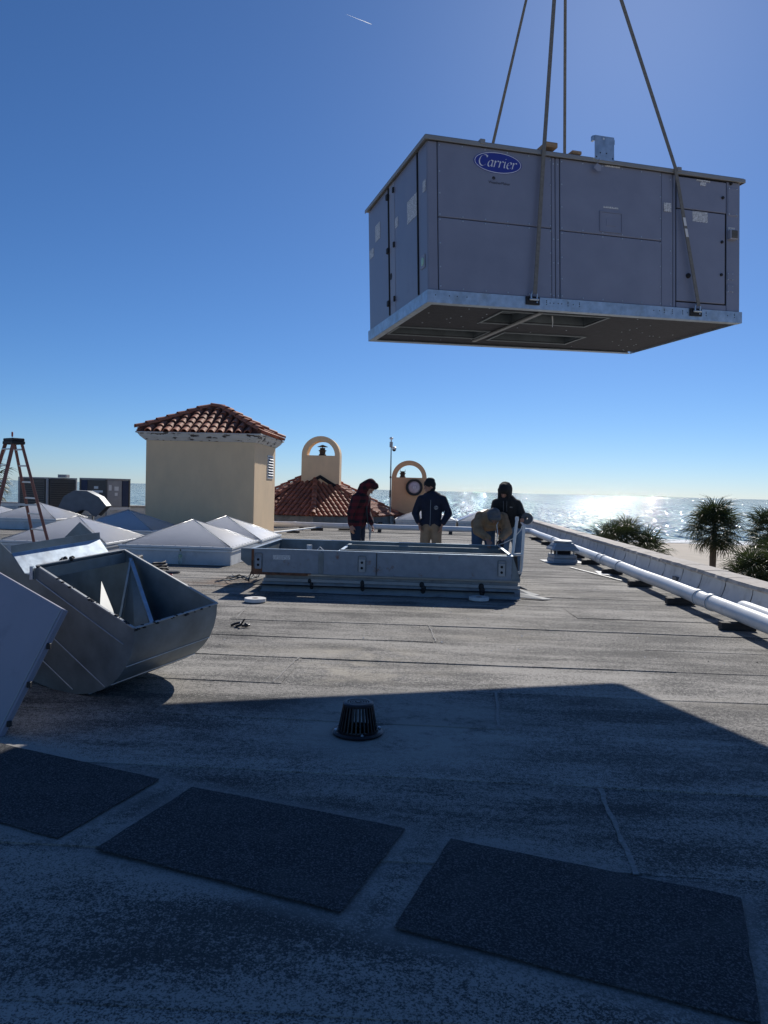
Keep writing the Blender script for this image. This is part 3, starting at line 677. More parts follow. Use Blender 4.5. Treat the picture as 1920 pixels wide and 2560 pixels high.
GL = {'C': (.92, [[(.78, .80), (.72, .98), (.45, 1.0), (.16, .80), (.05, .42), (.18, .10), (.46, .0), (.76, .18)], [(.78, .80), (.80, .98)]]),
      'a': (.60, [[(.46, .52), (.28, .60), (.08, .40), (.04, .12), (.18, .0), (.36, .14), (.46, .42)], [(.48, .60), (.43, .18), (.46, .02), (.58, .08)]]),
      'r': (.50, [[(.02, .52), (.12, .58), (.10, .30), (.06, .0)], [(.11, .34), (.24, .54), (.38, .60), (.44, .50)]]),
      'i': (.30, [[(.03, .52), (.13, .58), (.09, .22), (.12, .02), (.24, .08)], [(.15, .80), (.17, .86)]]),
      'e': (.56, [[(.06, .26), (.30, .32), (.46, .44), (.38, .60), (.18, .52), (.05, .24), (.16, .0), (.34, .02), (.50, .14)]])}
xx = 0; S = .118; wid = sum(GL[ch][0] for ch in 'Carrier'); shv = .16
for ch in 'Carrier':
    for st in GL[ch][1]:
        vs, fs = stroke(st); mb.add([FM @ V(((v.x + xx - wid / 2 + shv * v.y - .06) * S, (v.y - .42) * S, .0052)) for v in vs], fs)
    xx += GL[ch][0]
mb.build('badge_lettering', 'logo_white', bd)
TM = Matrix.Translation((.735 * K, -.0052, 1.176 * K)) @ Matrix.Rotation(R(90), 4, 'X')
text('model_lettering', 'WeatherMaker', .037 * K, 'ink', unit, TM, 0, .0004)
mb = MB().lathe([(.020, 0), (.020, .001)], 20, (.675 * K, -.0046, 1.217 * K), Matrix.Rotation(R(90), 4, 'X')); em = mb.build('sun_emblem', 'ink', unit)
MB().box((.645 * K, -.0066, 1.205 * K), (.705 * K, -.0058, 1.2085 * K)).box((.650 * K, -.0066, 1.196 * K), (.700 * K, -.0058, 1.1995 * K)).build('emblem_waves', 'paint', em)

# things on top of the unit
def onunit(o): o.matrix_world = UM; return o
mb = MB().box((1.20 * K, .10, UH + .002), (2.05 * K, .24, UH + .055)); tag(onunit(mb.build('timber_plank', 'wood', bev=.004)), 'brown timber plank lying along the top front edge of the hanging unit', 'plank')
tag(onunit(MB().box((1.235 * K, -.01, UH + .057), (1.37 * K, .22, UH + .115)).build('timber_offcut', 'wood', bev=.006)), 'short timber offcut on the plank right beside the left front sling', 'timber', 'timber offcuts on the unit')
tag(onunit(MB().box((1.57 * K, .06, UH + .057), (1.68 * K, .2, UH + .095)).build('timber_offcut', 'wood', bev=.006)), 'short timber offcut on the plank left of the metal bracket', 'timber', 'timber offcuts on the unit')
br = thing('sheet_metal_bracket', 'bright galvanised sheet metal bracket standing up from the top edge of the hanging unit', 'bracket'); br.matrix_world = UM
a, b, c_, d_ = 1.763 * K, 1.985 * K, 1.508 * K, 1.745 * K
MB().box((a, -.056, c_), (b, -.050, d_)).build('plate', 'galv', br); MB().box((a - .022, -.050, d_ - .06), (a, -.01, d_ - .004)).build('left_flange', 'galv', br)
MB().box((b, -.050, d_ - .075), (b + .012, -.01, d_ - .02)).build('right_flange', 'galv', br); MB().box((a, -.050, d_ - .006), (b, -.02, d_)).build('top_flange', 'galv', br)
mb = MB(); [mb.lathe([(.008, 0), (.008, .0015)], 8, (x, -.0562, z), Matrix.Rotation(R(90), 4, 'X')) for x, z in ((a + .07, c_ + .08), (a + .15, c_ + .08), (a + .02, c_ + .03), (b - .02, c_ + .03))]; mb.build('bolt_hole', 'dark_gap', br)
MB().lathe([(.011, 0), (.011, .002)], 10, (a + .115, -.0562, d_ - .03), Matrix.Rotation(R(90), 4, 'X')).build('top_hole', 'logo_white', br)
mb = MB().tube([(a + .06, -.06, c_ + .01), (a + .03, -.065, c_ - .05)], .003, 5); mb.prism([(a - .02, -.064, c_ - .1), (a + .02, -.064, c_ - .045), (a + .08, -.064, c_ - .07), (a + .07, -.064, c_ - .125), (a + .03, -.064, c_ - .135)], (0, .001, 0)); mb.build('paper_tag', 'paint_lt', br)

# slings up to the crane hook (above the picture)
HOOK = V((1.357, 8.769, 9.159))
for xb, xt, yb, sg, nm in ((1.074, 1.193, -.05, -1, 'front left lifting strap crossing the badge side of the hanging unit'), (3.0, 2.719, -.05, -1, 'front right lifting strap slanting over the doors of the hanging unit'),
                           (1.577 / K, 1.577 / K, UW + .05, 1, 'rear left lifting strap rising behind the hanging unit above the badge'), (3.007 / K, 3.007 / K, UW + .05, 1, 'rear right lifting strap rising behind the hanging unit near vertical')):
    sl = thing('lifting_strap', nm, 'strap', (0, 0, 0), 0, 'lifting straps holding the unit')
    a = UM @ V((xb * K, yb + sg * .03, .155)); b = UM @ V((xt * K, yb + sg * .006, UH + .005)); b2 = b + (HOOK - b) * .02
    wv = (UM.to_3x3() @ V((1, 0, 0))) * .022
    P = [a, a.lerp(b, .5), b, b2] + [b2.lerp(HOOK, t) for t in (.25, .5, .75, 1)]
    W_ = [wv, wv, wv, wv] + [wv.lerp(V((.5, -.85, 0)).normalized() * .022, t) if xb > 2 or sg > 0 else wv for t in (.25, .5, .75, 1)]
    MB().ribbon(P, W_, (UM.to_3x3() @ V((0, sg, 0))) * .010).build('webbing', 'webbing', sl)
    c0 = UM @ V((xb * K, yb + sg * .012, .095))
    mb = MB(); lx = UM.to_3x3() @ V((1, 0, 0)); lz = UM.to_3x3() @ V((0, 0, 1)); ly = UM.to_3x3() @ V((0, sg, 0))
    mb.tube([c0 - lx * .035, c0 - lx * .037 + lz * .05, c0 - lx * .02 + lz * .085, c0 + lz * .095, c0 + lx * .02 + lz * .085, c0 + lx * .037 + lz * .05, c0 + lx * .035], .010, 8)
    mb.tube([c0 - lx * .055, c0 + lx * .055], .012, 8); mb.build('shackle', 'galv', sl, smooth=True)
    if sg < 0:
        MB().box((xb * K - .085, yb + .012, .045), (xb * K + .085, yb + .028, .135), UM).build('lifting_plate', 'rubber', sl, bev=.003)
        MB().box((xb * K + .04, yb + .004, .065), (xb * K + .055, yb + .011, .08), UM).build('plate_bolt', 'galv', sl)
    if xb == 3.0:
        for t0, t1 in ((.50, .56), (.58, .64)):
            p0, p1 = a.lerp(b, t0), a.lerp(b, t1); off = -ly * -.009
            MB().ribbon([p0 + ly * .007, p1 + ly * .007], wv * .8, ly * .002).build('sewn_tag', 'label_white', sl)
    MB().tube([HOOK + V((0, 0, .05 * q)) for q in (0, 1)], .03, 8).build('sling_eye', 'galv', sl)

# ------------------------------------------------------------------ open curb waiting for the unit
cb = thing('roof_curb', 'long open metal roof curb with lifting lugs, rusted at its left end', 'roof curb', (0, 0, 0))
x0, x1, yf, yb_ = -2.60, 1.25, 10.87, 13.05
MB().box((-2.42, 11.0, 0), (1.36, 11.05, .285)).box((-2.42, 12.95, 0), (1.36, 13.0, .285)).box((-2.42, 11.05, 0), (-2.37, 12.95, .285)).box((1.31, 11.05, 0), (1.36, 12.95, .285)).build('base_curb', 'flash_grey', cb)
rnd = random.Random(3); mb = MB()
n = 14
for i in range(n + 1):
    x = -2.46 + 3.85 * i / n; q = rnd.uniform(-.02, .02)
    mb.v += [(x, 10.86 + q, .012), (x, 10.955, .045 + q * .3), (x, 10.985, .15), (x, 10.998, .15)]
for i in range(n):
    for k in range(3): e = 4 * i + k; mb.f.append((e, e + 4, e + 5, e + 1))
mb.build('base_flashing', 'flash_grey', cb, smooth=2)
MB().box((-2.44, 10.965, .155), (1.385, 10.999, .205)).build('flashing_bar', 'galv_dull', cb, bev=.003)
MB().box((-2.43, 10.93, .255), (1.38, 10.998, .292)).build('nailer', 'galv_dull', cb, bev=.004)
secs = [(x0, -1.56), (-1.56, -.735), (-.735, x1)]
for a, b in secs: MB().box((a + .003, yf, .295), (b - .003, yf + .012, .64)).build('front_panel', 'steel_worn', cb, bev=.002)
MB().box((-1.60, yf - .006, .30), (-1.52, yf, .62)).build('stiffener', 'galv_old', cb, bev=.003)
MB().box((-.742, yf - .008, .30), (-.728, yf, .63)).build('joint_cover', 'seam_dark', cb)
MB().box((x0, yb_ - .012, .295), (x1, yb_, .64)).build('back_panel', 'galv_old', cb)
MB().box((x0, yf + .012, .295), (x0 + .012, yb_ - .012, .64)).build('end_panel', 'galv_old', cb)
MB().prism([(x1, yf + .012, .64), (x1 + .012, yf + .012, .64), (x1 + .13, yf + .012, .295), (x1 + .118, yf + .012, .295)], (0, yb_ - yf - .024, 0)).build('end_panel', 'galv_old', cb)
MB().prism([(x1 + .001, yf + .002, .63), (x1 + .125, yf + .002, .297), (x1 + .001, yf + .002, .297)], (0, .01, 0)).build('corner_gusset', 'galv_old', cb)
for q in (((x0 - .01, yf - .012, .641), (x1 + .01, yf + .035, .650)), ((x0 - .01, yb_ - .035, .641), (x1 + .01, yb_ + .012, .650)), ((x1 - .03, yf + .036, .6412), (x1 + .016, yb_ - .036, .6502)), ((x0 - .012, yf + .036, .6412), (x0 + .035, yb_ - .036, .6502))): MB().box(*q).build('top_flange', 'galv', cb)
MB().box((x0 - .01, yf - .012, .284), (-1.7, yf + .0, .300)).box((x0 - .015, yf - .02, .262), (-1.75, yf + .05, .283)).build('bottom_flange', 'rust', cb); MB().box((-1.699, yf - .012, .284), (x1 + .12, yf, .298)).build('bottom_flange', 'galv_old', cb)
MB().box((x0 - .004, yf - .004, .30), (x0 + .035, yf - .001, .636)).box((x0 + .035, yf - .004, .30), (x0 + .16, yf - .001, .47)).build('rusted_corner', 'rust', cb)
for y in (11.30, 12.35): MB().box((-1.33, y, .36), (x1 - .03, y + .012, .628)).box((-1.33, y - .02, .628), (x1 - .03, y + .032, .636)).build('inner_partition', 'galv_old', cb)
MB().box((-1.35, yf + .02, .36), (-1.335, yb_ - .02, .60)).box((-1.37, yf + .04, .60), (-1.315, yb_ - .04, .607)).build('inner_partition', 'galv', cb)
MB().box((x0 + .02, yf + .02, .10), (x1 + .05, yb_ - .02, .11)).build('shaft_bottom', 'dark_gap', cb)
MB().box((x0 - .3, 11.4, .42), (x0 - .005, 12.3, .60)).prism([(x0 - .3, 11.4, .42), (x0 - .005, 11.4, .42), (x0 - .005, 11.4, .33), (x0 - .18, 11.4, .33)], (0, .9, 0)).build('side_stub', 'galv_old', cb)
for x, mt_ in ((-.95, 'galv_dull'), (1.10, 'galv_dull'), (-2.5, 'steel_worn')):
    lg = MB().box((x - .05, yf - .012, .345), (x + .05, yf - .004, .535)).build('lifting_lug', mt_, cb, bev=.008)
    MB().tube([(x - .058, yf - .01, .36), (x - .058, yf - .01, .56), (x - .045, yf - .01, .58), (x + .045, yf - .01, .58), (x + .058, yf - .01, .56), (x + .058, yf - .01, .36)], .006, 6).build('lug_rib', 'galv_old', lg)
    for z in (.485, .405): MB().lathe([(.02, 0), (.02, .003)], 12, (x, yf - .0122, z), Matrix.Rotation(R(90), 4, 'X')).build('lug_hole', 'dark_gap', lg)
MB().box((-2.28, yf - .0025, .49), (-2.02, yf - .001, .56)).build('maker_label', 'print_lines', cb)
for x, s in ((-1.72, 1.), (-.93, 1.1), (-.05, 1.3), (.83, 1.5)):
    rnd = random.Random(x); mb = MB()
    for k in range(3): mb.sphere((x + rnd.uniform(-.02, .02), 10.965, .075 + .05 * k), .028 * s, 8, 6, (1, .45, 1.2))
    mb.build('tar_blob', 'rubber', cb, smooth=2)
mb = MB().tube([(-1.75, 11.5, .3), (-1.72, 11.45, .58), (-1.66, 11.42, .655), (-1.60, 11.42, .60), (-1.57, 11.45, .45)], .008, 6); mb.build('loose_cable', 'pvc', cb, smooth=2)
MB().lathe([(.045, 0), (.045, .12)], 12, (-1.95, 12.2, .5)).build('pipe_stub', 'pvc', cb, smooth=True)
# torn flashing beside the right end
for nm, P in (('pale torn membrane flap sticking out right of the roof curb, upper piece', [(1.38, 12.2, .02), (1.63, 11.95, .02), (1.39, 11.7, .14)]), ('pale torn membrane flap right of the roof curb, middle piece', [(1.38, 11.55, .10), (1.74, 11.35, .02), (1.60, 11.25, .02), (1.39, 11.38, .03)]), ('pale torn membrane flap nearest the camera right of the roof curb', [(1.37, 11.22, .07), (1.86, 11.0, .018), (1.72, 10.93, .018), (1.40, 11.05, .02)])):
    mb = MB().prism(P, (.0, .004, .008)); tag(mb.build('membrane_flap', 'flash_grey'), nm, 'membrane flap', 'torn flashing at the curb')
# tape rolls
def tape(loc, nm, rx__=0, ry__=0, r_=.145, h=.048):
    t = thing('tape_roll', nm, 'tape roll', loc); t.rotation_euler = (rx__, ry__, 0)
    MB().lathe([(.045, 0), (r_ - .004, 0), (r_, .004), (r_, h - .004), (r_ - .004, h), (.045, h - .002)], 36, close=True).build('tape', 'tape_white', t, smooth=True)
    MB().lathe([(.038, .001), (.0448, .001), (.0448, h - .001), (.038, h - .001)], 24, close=True).build('core', 'wood', t); return t
tape((-2.30, 9.86, .014), 'white gasket tape roll lying in the sun in front of the curb, at left'); tape((.77, 10.70, .014), 'white gasket tape roll lying in the curb shadow, at right')

# condensate piping at the right end of the curb
cp = thing('condensate_trap', 'white plastic pipe loop standing at the right end of the roof curb', 'pipe', (0, 0, 0))
MB().tube([(1.31, 11.55, .42), (1.34, 11.57, .7), (1.385, 11.6, 1.15)], .024, 12).build('riser', 'pvc', cp, smooth=True)
MB().lathe([(.028, 0), (.030, .03), (.030, .05), (.018, .065)], 14, (1.385, 11.6, 1.14)).build('riser_cap', 'pvc', cp, smooth=True)
MB().tube([(1.50, 11.62, 1.07), (1.49, 11.6, .75), (1.475, 11.58, .42), (1.47, 11.57, .36), (1.44, 11.57, .335), (1.38, 11.57, .33), (1.32, 11.57, .335)], .022, 12).build('trap_leg', 'pvc', cp, smooth=True)
MB().tube([(1.33, 11.57, .61), (1.48, 11.58, .62)], .022, 10).build('cross_link', 'pvc', cp, smooth=True)
tag(MB().box((1.355, 11.46, .36), (1.435, 11.54, .60), Matrix.Translation((1.39, 11.5, 0)) @ Matrix.Rotation(R(-4), 4, 'Y') @ Matrix.Translation((-1.39, -11.5, 0))).build('timber_offcut', 'wood_dark', bev=.004), 'dark timber offcut wedged between curb and white pipe loop', 'timber')
for nm, P in (('thin white cord hanging behind the right corner of the curb', [(1.22, 13.1, .66), (1.24, 13.14, .85), (1.22, 13.15, 1.0), (1.25, 13.2, 1.05)]), ('thin white cord curving from the curb corner to the pipe loop', [(1.22, 12.9, .66), (1.3, 12.6, .72), (1.4, 12.2, .82), (1.5, 12.0, .98), (1.52, 12.0, 1.05)])):
    tag(MB().tube(P, .007, 6).build('cord', 'pvc', None, smooth=2), nm, 'cord')
# wires left of the curb
for k in range(6):
    rnd = random.Random(k + 40); P = []; x, y, z = -2.75, 11.6 + .15 * k, .32
    for t in range(7):
        P.append((x, y, max(z, .025))); x -= rnd.uniform(.06, .15); y += rnd.uniform(-.16, .18); z = rnd.uniform(.03, .16) * (1 - t / 9)
    tag(MB().tube(P, .010 if k in (2, 5) else .006, 6).build('wire', 'galv_old' if k in (2, 5) else 'rubber', None, smooth=2), ['black wire trailing from the curb end, nearest the camera', 'black wire trailing from the curb end, second from the camera', 'grey cable nearest the camera in the tangle at the curb end', 'black wire in the middle of the tangle at the curb end', 'black wire near the back of the tangle at the curb end', 'grey cable at the back of the tangle at the curb end'][k], 'wire', 'tangled wires at the curb')

# ------------------------------------------------------------------ skylights
def skylight(cx, cy, label, wx=2.2, wy=2.15, zc=.32, za=.84, group='white pyramid skylights on the left', rz=0):
    t = thing('skylight', label, 'skylight', (cx, cy, 0), rz, group); a, b = wx / 2, wy / 2
    for q in (((-a, -b, 0), (a, -b + .06, zc)), ((-a, b - .06, 0), (a, b, zc)), ((-a, -b + .06, 0), (-a + .06, b - .06, zc)), ((a - .06, -b + .06, 0), (a, b - .06, zc))): MB().box(*q).build('curb_side', 'white_memb', t, bev=.006)
    mb = MB()
    for z0, z1, e in ((zc - .055, zc - .012, .025), (zc + .002, zc + .045, .04)):
        mb.box((-a - e, -b - e, z0), (a + e, -b + .03, z1)).box((-a - e, b - .03, z0), (a + e, b + e, z1)).box((-a - e, -b + .03, z0), (-a + .03, b - .03, z1)).box((a - .03, -b + .03, z0), (a + e, b - .03, z1))
    mb.build('rim', 'pvc', t, bev=.004)
    C = [V((-a + .02, -b + .02, zc + .047)), V((a - .02, -b + .02, zc + .047)), V((a - .02, b - .02, zc + .047)), V((-a + .02, b - .02, zc + .047))]; T_ = V((0, 0, za))
    for i in range(4):
        p, q = C[i], C[(i + 1) % 4]; mb = MB(); vs = []; fs = []; n = 8                  # slightly bellied sheet
        nrm = (q - p).cross(T_ - p).normalized(); idx = {}
        for r_ in range(n + 1):
            for s in range(n + 1 - r_):
                u, v_ = s / n, r_ / n; pt = p + (q - p) * u + (T_ - p) * v_; w_ = u * v_ * (1 - u - v_) * 27
                idx[r_, s] = len(vs); vs.append(pt + nrm * .012 * w_)
        for r_ in range(n):
            for s in range(n - r_):
                fs.append((idx[r_, s], idx[r_, s + 1], idx[r_ + 1, s]))
                if s < n - r_ - 1: fs.append((idx[r_, s + 1], idx[r_ + 1, s + 1], idx[r_ + 1, s]))
        mb.add(vs, fs); mb.build('glazing_panel', 'acrylic', t, smooth=2)
    MB().box((-a + .07, -b + .07, zc - .06), (a - .07, b - .07, zc - .04)).build('bounce_pan', 'logo_white', t)  # white pan added to bounce light up into the glazing
    for p in C: MB().tube([p, p.lerp(T_, .5) + V((0, 0, .004)), T_], .014, 6).build('hip_bar', 'acrylic', t, smooth=2)
    mb = MB()
    for k in range(9):
        x = -a + .1 + (wx - .2) * k / 8; mb.lathe([(.010, 0), (.010, .010)], 6, (x, -b - .02, zc + .045)); mb.lathe([(.010, 0), (.010, .010)], 6, (a + .015, -b + .1 + (wy - .2) * k / 8, zc + .045))
    o = mb.build('rim_screws', 'galv', t); o['kind'] = 'stuff'
skylight(-4.92, 15.3, 'large white pyramid skylight in the front row nearest the roof curb')
skylight(-4.84, 17.55, 'white pyramid skylight just behind the front one, in front of the stucco tower')
skylight(-7.50, 15.45, 'white pyramid skylight in the front row directly behind the stepladder')
skylight(-8.17, 19.75, 'white pyramid skylight in the tower shadow, looking blue')
skylight(-12.95, 24.0, 'white pyramid skylight at the left in front of the metal scoop')
skylight(-15.4, 24.6, 'white pyramid skylight cut off by the left edge of the picture')
skylight(-.08, 31.9, 'far white pyramid skylight behind the person in the navy jacket', 2.5, 2.3, group='far skylights')
skylight(2.52, 31.9, 'far white pyramid skylight behind the bending person', 2.5, 2.3, group='far skylights')

# ------------------------------------------------------------------ barrel tiles
def tile_mesh(r_, L, n=7, th=.016):
    mb = MB(); vs = []
    for y, rr, dz in ((0, r_, r_ * .30), (L, r_ * .84, 0)):
        for k in range(n + 1):
            t = math.pi * k / n; vs.append((rr * math.cos(t), y, rr * math.sin(t) * .92 + dz))
        for k in range(n + 1):
            t = math.pi * k / n; vs.append(((rr - th) * math.cos(t), y, (rr - th) * math.sin(t) * .92 + dz))
    m_ = n + 1; fs = []
    for k in range(n):
        fs += [(k, k + 1, 2 * m_ + k + 1, 2 * m_ + k), (m_ + k + 1, m_ + k, 3 * m_ + k, 3 * m_ + k + 1), (k + 1, k, m_ + k, m_ + k + 1), (2 * m_ + k, 2 * m_ + k + 1, 3 * m_ + k + 1, 3 * m_ + k)]
    fs += [(0, 2 * m_, 3 * m_, m_), (n, m_ + n, 3 * m_ + n, 2 * m_ + n)]
    mb.add(vs, fs); return mb.mesh('tile', 'tile', smooth=True)
def tile_face(parent, p0, p1, t0, t1, pitch, exp_, me, off=.0, margin=.3):
    """tiles in columns up a hip face: eave p0-p1, top edge t0-t1"""
    p0, p1, t0, t1 = V(p0), V(p1), V(t0), V(t1)
    u = (p1 - p0).normalized(); nrm = (p1 - p0).cross(((t0 + t1) / 2) - p0).normalized(); v_ = nrm.cross(u)
    if v_.z < 0: v_ = -v_; nrm = -nrm
    L = (p1 - p0).length; Ht = (t0 - p0).dot(v_); a0 = (t0 - p0).dot(u); a1 = (t1 - p0).dot(u)
    nc = int(round(L / pitch)); rot = Matrix((u, v_, nrm)).transposed().to_4x4(); rnd = random.Random(int(L * 1000))
    for i in range(nc):
        x = (i + .5) * L / nc
        j = 0
        while True:
            v0 = -.06 + j * exp_; vm = v0 + exp_ * .55; j += 1
            if vm > Ht: break
            f = vm / Ht
            if x < a0 * f + margin * pitch or x > L - (L - a1) * f - margin * pitch: continue
            mw = Matrix.Translation(p0 + u * (x + rnd.uniform(-.006, .006)) + v_ * v0 + nrm * off) @ rot @ Matrix.Rotation(rnd.uniform(-.03, .03), 4, 'Z')
            link('tile', me, parent, mw=mw)
def hip_tiles(parent, a, b, me, exp_, lift=.06, name='hip_tile'):
    a, b = V(a), V(b); d = (b - a).normalized(); s = d.cross(V((0, 0, 1))).normalized(); n = s.cross(d); L = (b - a).length; k = 0
    rot = Matrix((s, d, n)).transposed().to_4x4()
    while k * exp_ < L - exp_ * .5:
        link(name, me, parent, mw=Matrix.Translation(a + d * (k * exp_ + .06) + n * lift) @ rot); k += 1

# ------------------------------------------------------------------ stucco tower
tx0, tx1, ty0, ty1, tz = -8.81, -5.38, 22.6, 25.7, 2.94
tw = thing('stucco_tower', 'square tan stucco roof tower with a red barrel tile hip roof', 'tower', (0, 0, 0))
MB().box((tx0, ty0, -.2), (tx1, ty1, tz + .02)).build('wall', 'stucco', tw, bev=.02)
EO = .25
for s in range(4):                                                     # sloping painted cornice, one board per side
    I = [(tx0 - .012, ty0 - .012), (tx1 + .012, ty0 - .012), (tx1 + .012, ty1 + .012), (tx0 - .012, ty1 + .012)]; O = [(tx0 - EO, ty0 - EO), (tx1 + EO, ty0 - EO), (tx1 + EO, ty1 + EO), (tx0 - EO, ty1 + EO)]
    a, b = I[s], I[(s + 1) % 4]; c_, d_ = O[(s + 1) % 4], O[s]; mb = MB()
    mid = lambda p, q, t: (p[0] + (q[0] - p[0]) * t, p[1] + (q[1] - p[1]) * t)
    rows = [(0, tz - .02), (.1, tz + .0), (.55, tz + .1), (.8, tz + .19), (1, tz + .2), (1, tz + .235)]
    for t, z in rows: mb.v += [(*mid(a, d_, t), z), (*mid(b, c_, t), z)]
    for k in range(len(rows) - 1): mb.f.append((2 * k, 2 * k + 1, 2 * k + 3, 2 * k + 2))
    mb.build('cornice_board', 'peel', tw)
ez = tz + .24; rz_ = 4.08; rxm = (tx0 + tx1) / 2; rym = (ty0 + ty1) / 2; g = .20
E_ = [(tx0 - EO, ty0 - EO, ez), (tx1 + EO, ty0 - EO, ez), (tx1 + EO, ty1 + EO, ez), (tx0 - EO, ty1 + EO, ez)]; RA, RB = (rxm - g, rym, rz_), (rxm + g, rym, rz_)
rf = MB().add(E_ + [RA, RB], [(0, 1, 5, 4), (1, 2, 5), (2, 3, 4, 5), (3, 0, 4), (3, 2, 1, 0)]).build('roof', 'tile_pan', tw)
tm = tile_mesh(.105, .46); hm = tile_mesh(.125, .46)
tile_face(rf, E_[0], E_[1], RA, RB, .272, .36, tm); tile_face(rf, E_[1], E_[2], RB, RB, .272, .36, tm); tile_face(rf, E_[3], E_[0], RA, RA, .272, .36, tm)
for e_, r_ in ((E_[0], RA), (E_[1], RB), (E_[2], RB), (E_[3], RA)): hip_tiles(rf, e_, r_, hm, .37)
hip_tiles(rf, RA, RB, hm, .3, .06, 'ridge_tile')
for e_, r_ in ((E_[0], RA), (E_[1], RB), (E_[2], RB), (E_[3], RA), (RA, RB)): MB().bar(V(e_).lerp(V(r_), .04) + V((0, 0, .03)), V(r_) + V((0, 0, .03)), .13, .10).build('hip_gap_bar', 'tile_pan', rf)  # dark bars added under the hip tiles to hide sunlit gaps
lv = MB().box((tx1 + .0, 24.4, 1.84), (tx1 + .025, 24.46, 2.62)).box((tx1, 25.24, 1.84), (tx1 + .025, 25.3, 2.62)).box((tx1, 24.46, 1.84), (tx1 + .025, 25.24, 1.9)).box((tx1, 24.46, 2.56), (tx1 + .025, 25.24, 2.62)).build('louvre_vent', 'label_white', tw)
MB().box((tx1 + .001, 24.46, 1.9), (tx1 + .004, 25.24, 2.56)).build('vent_shade', 'dark_gap', lv)
for k in range(7):
    z = 1.93 + .09 * k; MB().prism([(tx1 + .005, 24.465, z + .05), (tx1 + .05, 24.465, z), (tx1 + .052, 24.465, z + .008), (tx1 + .006, 24.465, z + .06)], (0, .77, 0)).build('slat', 'label_white', lv)

# ------------------------------------------------------------------ tiled pavilion with arched bell gable
pv = thing('tiled_pavilion', 'low eight sided red tiled roof with a tan arched chimney gable on top', 'pavilion', (0, 0, 0))
PC = V((-5.2, 33.9, 0)); ap = 3.55; cr = ap / math.cos(math.pi / 8); ez2 = .40; az = 2.3
ang0 = R(-60 - 22.5)                                                   # a side looks towards -60 degrees
O8 = [PC + V((cr * math.cos(ang0 + k * math.pi / 4), cr * math.sin(ang0 + k * math.pi / 4), ez2)) for k in range(8)]
AP = PC + V((0, 0, az))
for k in range(8):
    a, b = O8[k], O8[(k + 1) % 8]; a2, b2 = [PC + (q - PC) * .95 for q in (a, b)]
    for q in (a2, b2): q.z = 0
    n = 9; d = (b2 - a2) / n
    if k in (6, 7, 0, 1):
        for i in range(n):
            p = a2 + d * i; q = a2 + d * (i + .94); MB().prism([p + V((0, 0, .05)), q + V((0, 0, .05)), q + V((0, 0, ez2 + .03)), p + V((0, 0, ez2 + .03))], (PC - p).normalized() * .04).build('base_tile', 'lead', pv)
    MB().prism([a2 + V((0, 0, -.1)), b2 + V((0, 0, -.1)), b2 + V((0, 0, ez2)), a2 + V((0, 0, ez2))], (PC - (a2 + b2) / 2).normalized() * .2).build('base_wall', 'lead', pv)
rf2 = MB().add(list(O8) + [AP], [(k, (k + 1) % 8, 8) for k in range(8)] + [tuple(range(8))[::-1]]).build('roof', 'tile_pan', pv)
tm2 = tile_mesh(.088, .42); hm2 = tile_mesh(.12, .44)
for k in (6, 7, 0, 1): tile_face(rf2, O8[k], O8[(k + 1) % 8], AP, AP, .225, .33, tm2, margin=.2)
for k in (6, 7, 0, 1, 2): hip_tiles(rf2, O8[k], AP, hm2, .36, .05)
def arch_gable(parent, cx, y0, wd, th, zb, zs, ztop, mat, rz=0, name='bell_gable'):
    """wall with a half-round top and a half-round opening, cut from one outline"""
    r_ = wd / 2; zc = ztop - r_; ri = r_ * .74; n = 20; mb = MB()
    M4 = Matrix.Translation((cx, y0, 0)) @ Matrix.Rotation(rz, 4, 'Z')
    zo = zs; outer = [(-r_, zb), (-r_, zs)] + [(-r_, zc)] * (zc > zs) + [(r_ * math.cos(t), zc + r_ * math.sin(t)) for t in [math.pi * (1 - k / n) for k in range(1, n)]] + [(r_, zc)] * (zc > zs) + [(r_, zs), (r_, zb)]
    hh = ztop - (r_ - ri) - zs                                           # opening height
    inner = [(-ri, zs)] + [(ri * math.cos(t), zs + hh * math.sin(t)) for t in [math.pi * (1 - k / n) for k in range(1, n)]] + [(ri, zs)]
    top = outer[1:-1]; m_ = len(top)
    res = [inner[min(len(inner) - 1, int(round(k * (len(inner) - 1) / (m_ - 1))))] for k in range(m_)]
    def ring(y): return [M4 @ V((x, y, z)) for x, z in top] + [M4 @ V((x, y, z)) for x, z in res]
    A_, B_ = ring(0), ring(th); off = 2 * m_; fs = []
    for k in range(m_ - 1):
        fs += [(k, k + 1, m_ + k + 1, m_ + k), (off + k + 1, off + k, off + m_ + k, off + m_ + k + 1), (k + 1, k, off + k, off + k + 1), (m_ + k, m_ + k + 1, off + m_ + k + 1, off + m_ + k)]
    mb.add(A_ + B_, fs)
    mb.prism([M4 @ V((-r_, 0, zb)), M4 @ V((r_, 0, zb)), M4 @ V((r_, 0, zs)), M4 @ V((-r_, 0, zs))], M4.to_3x3() @ V((0, th, 0)))
    o = mb.build(name, mat, parent); return o, M4
g1, M1 = arch_gable(pv, -4.86, 33.0, 1.72, .75, .9, 3.03, 3.90, 'stucco')
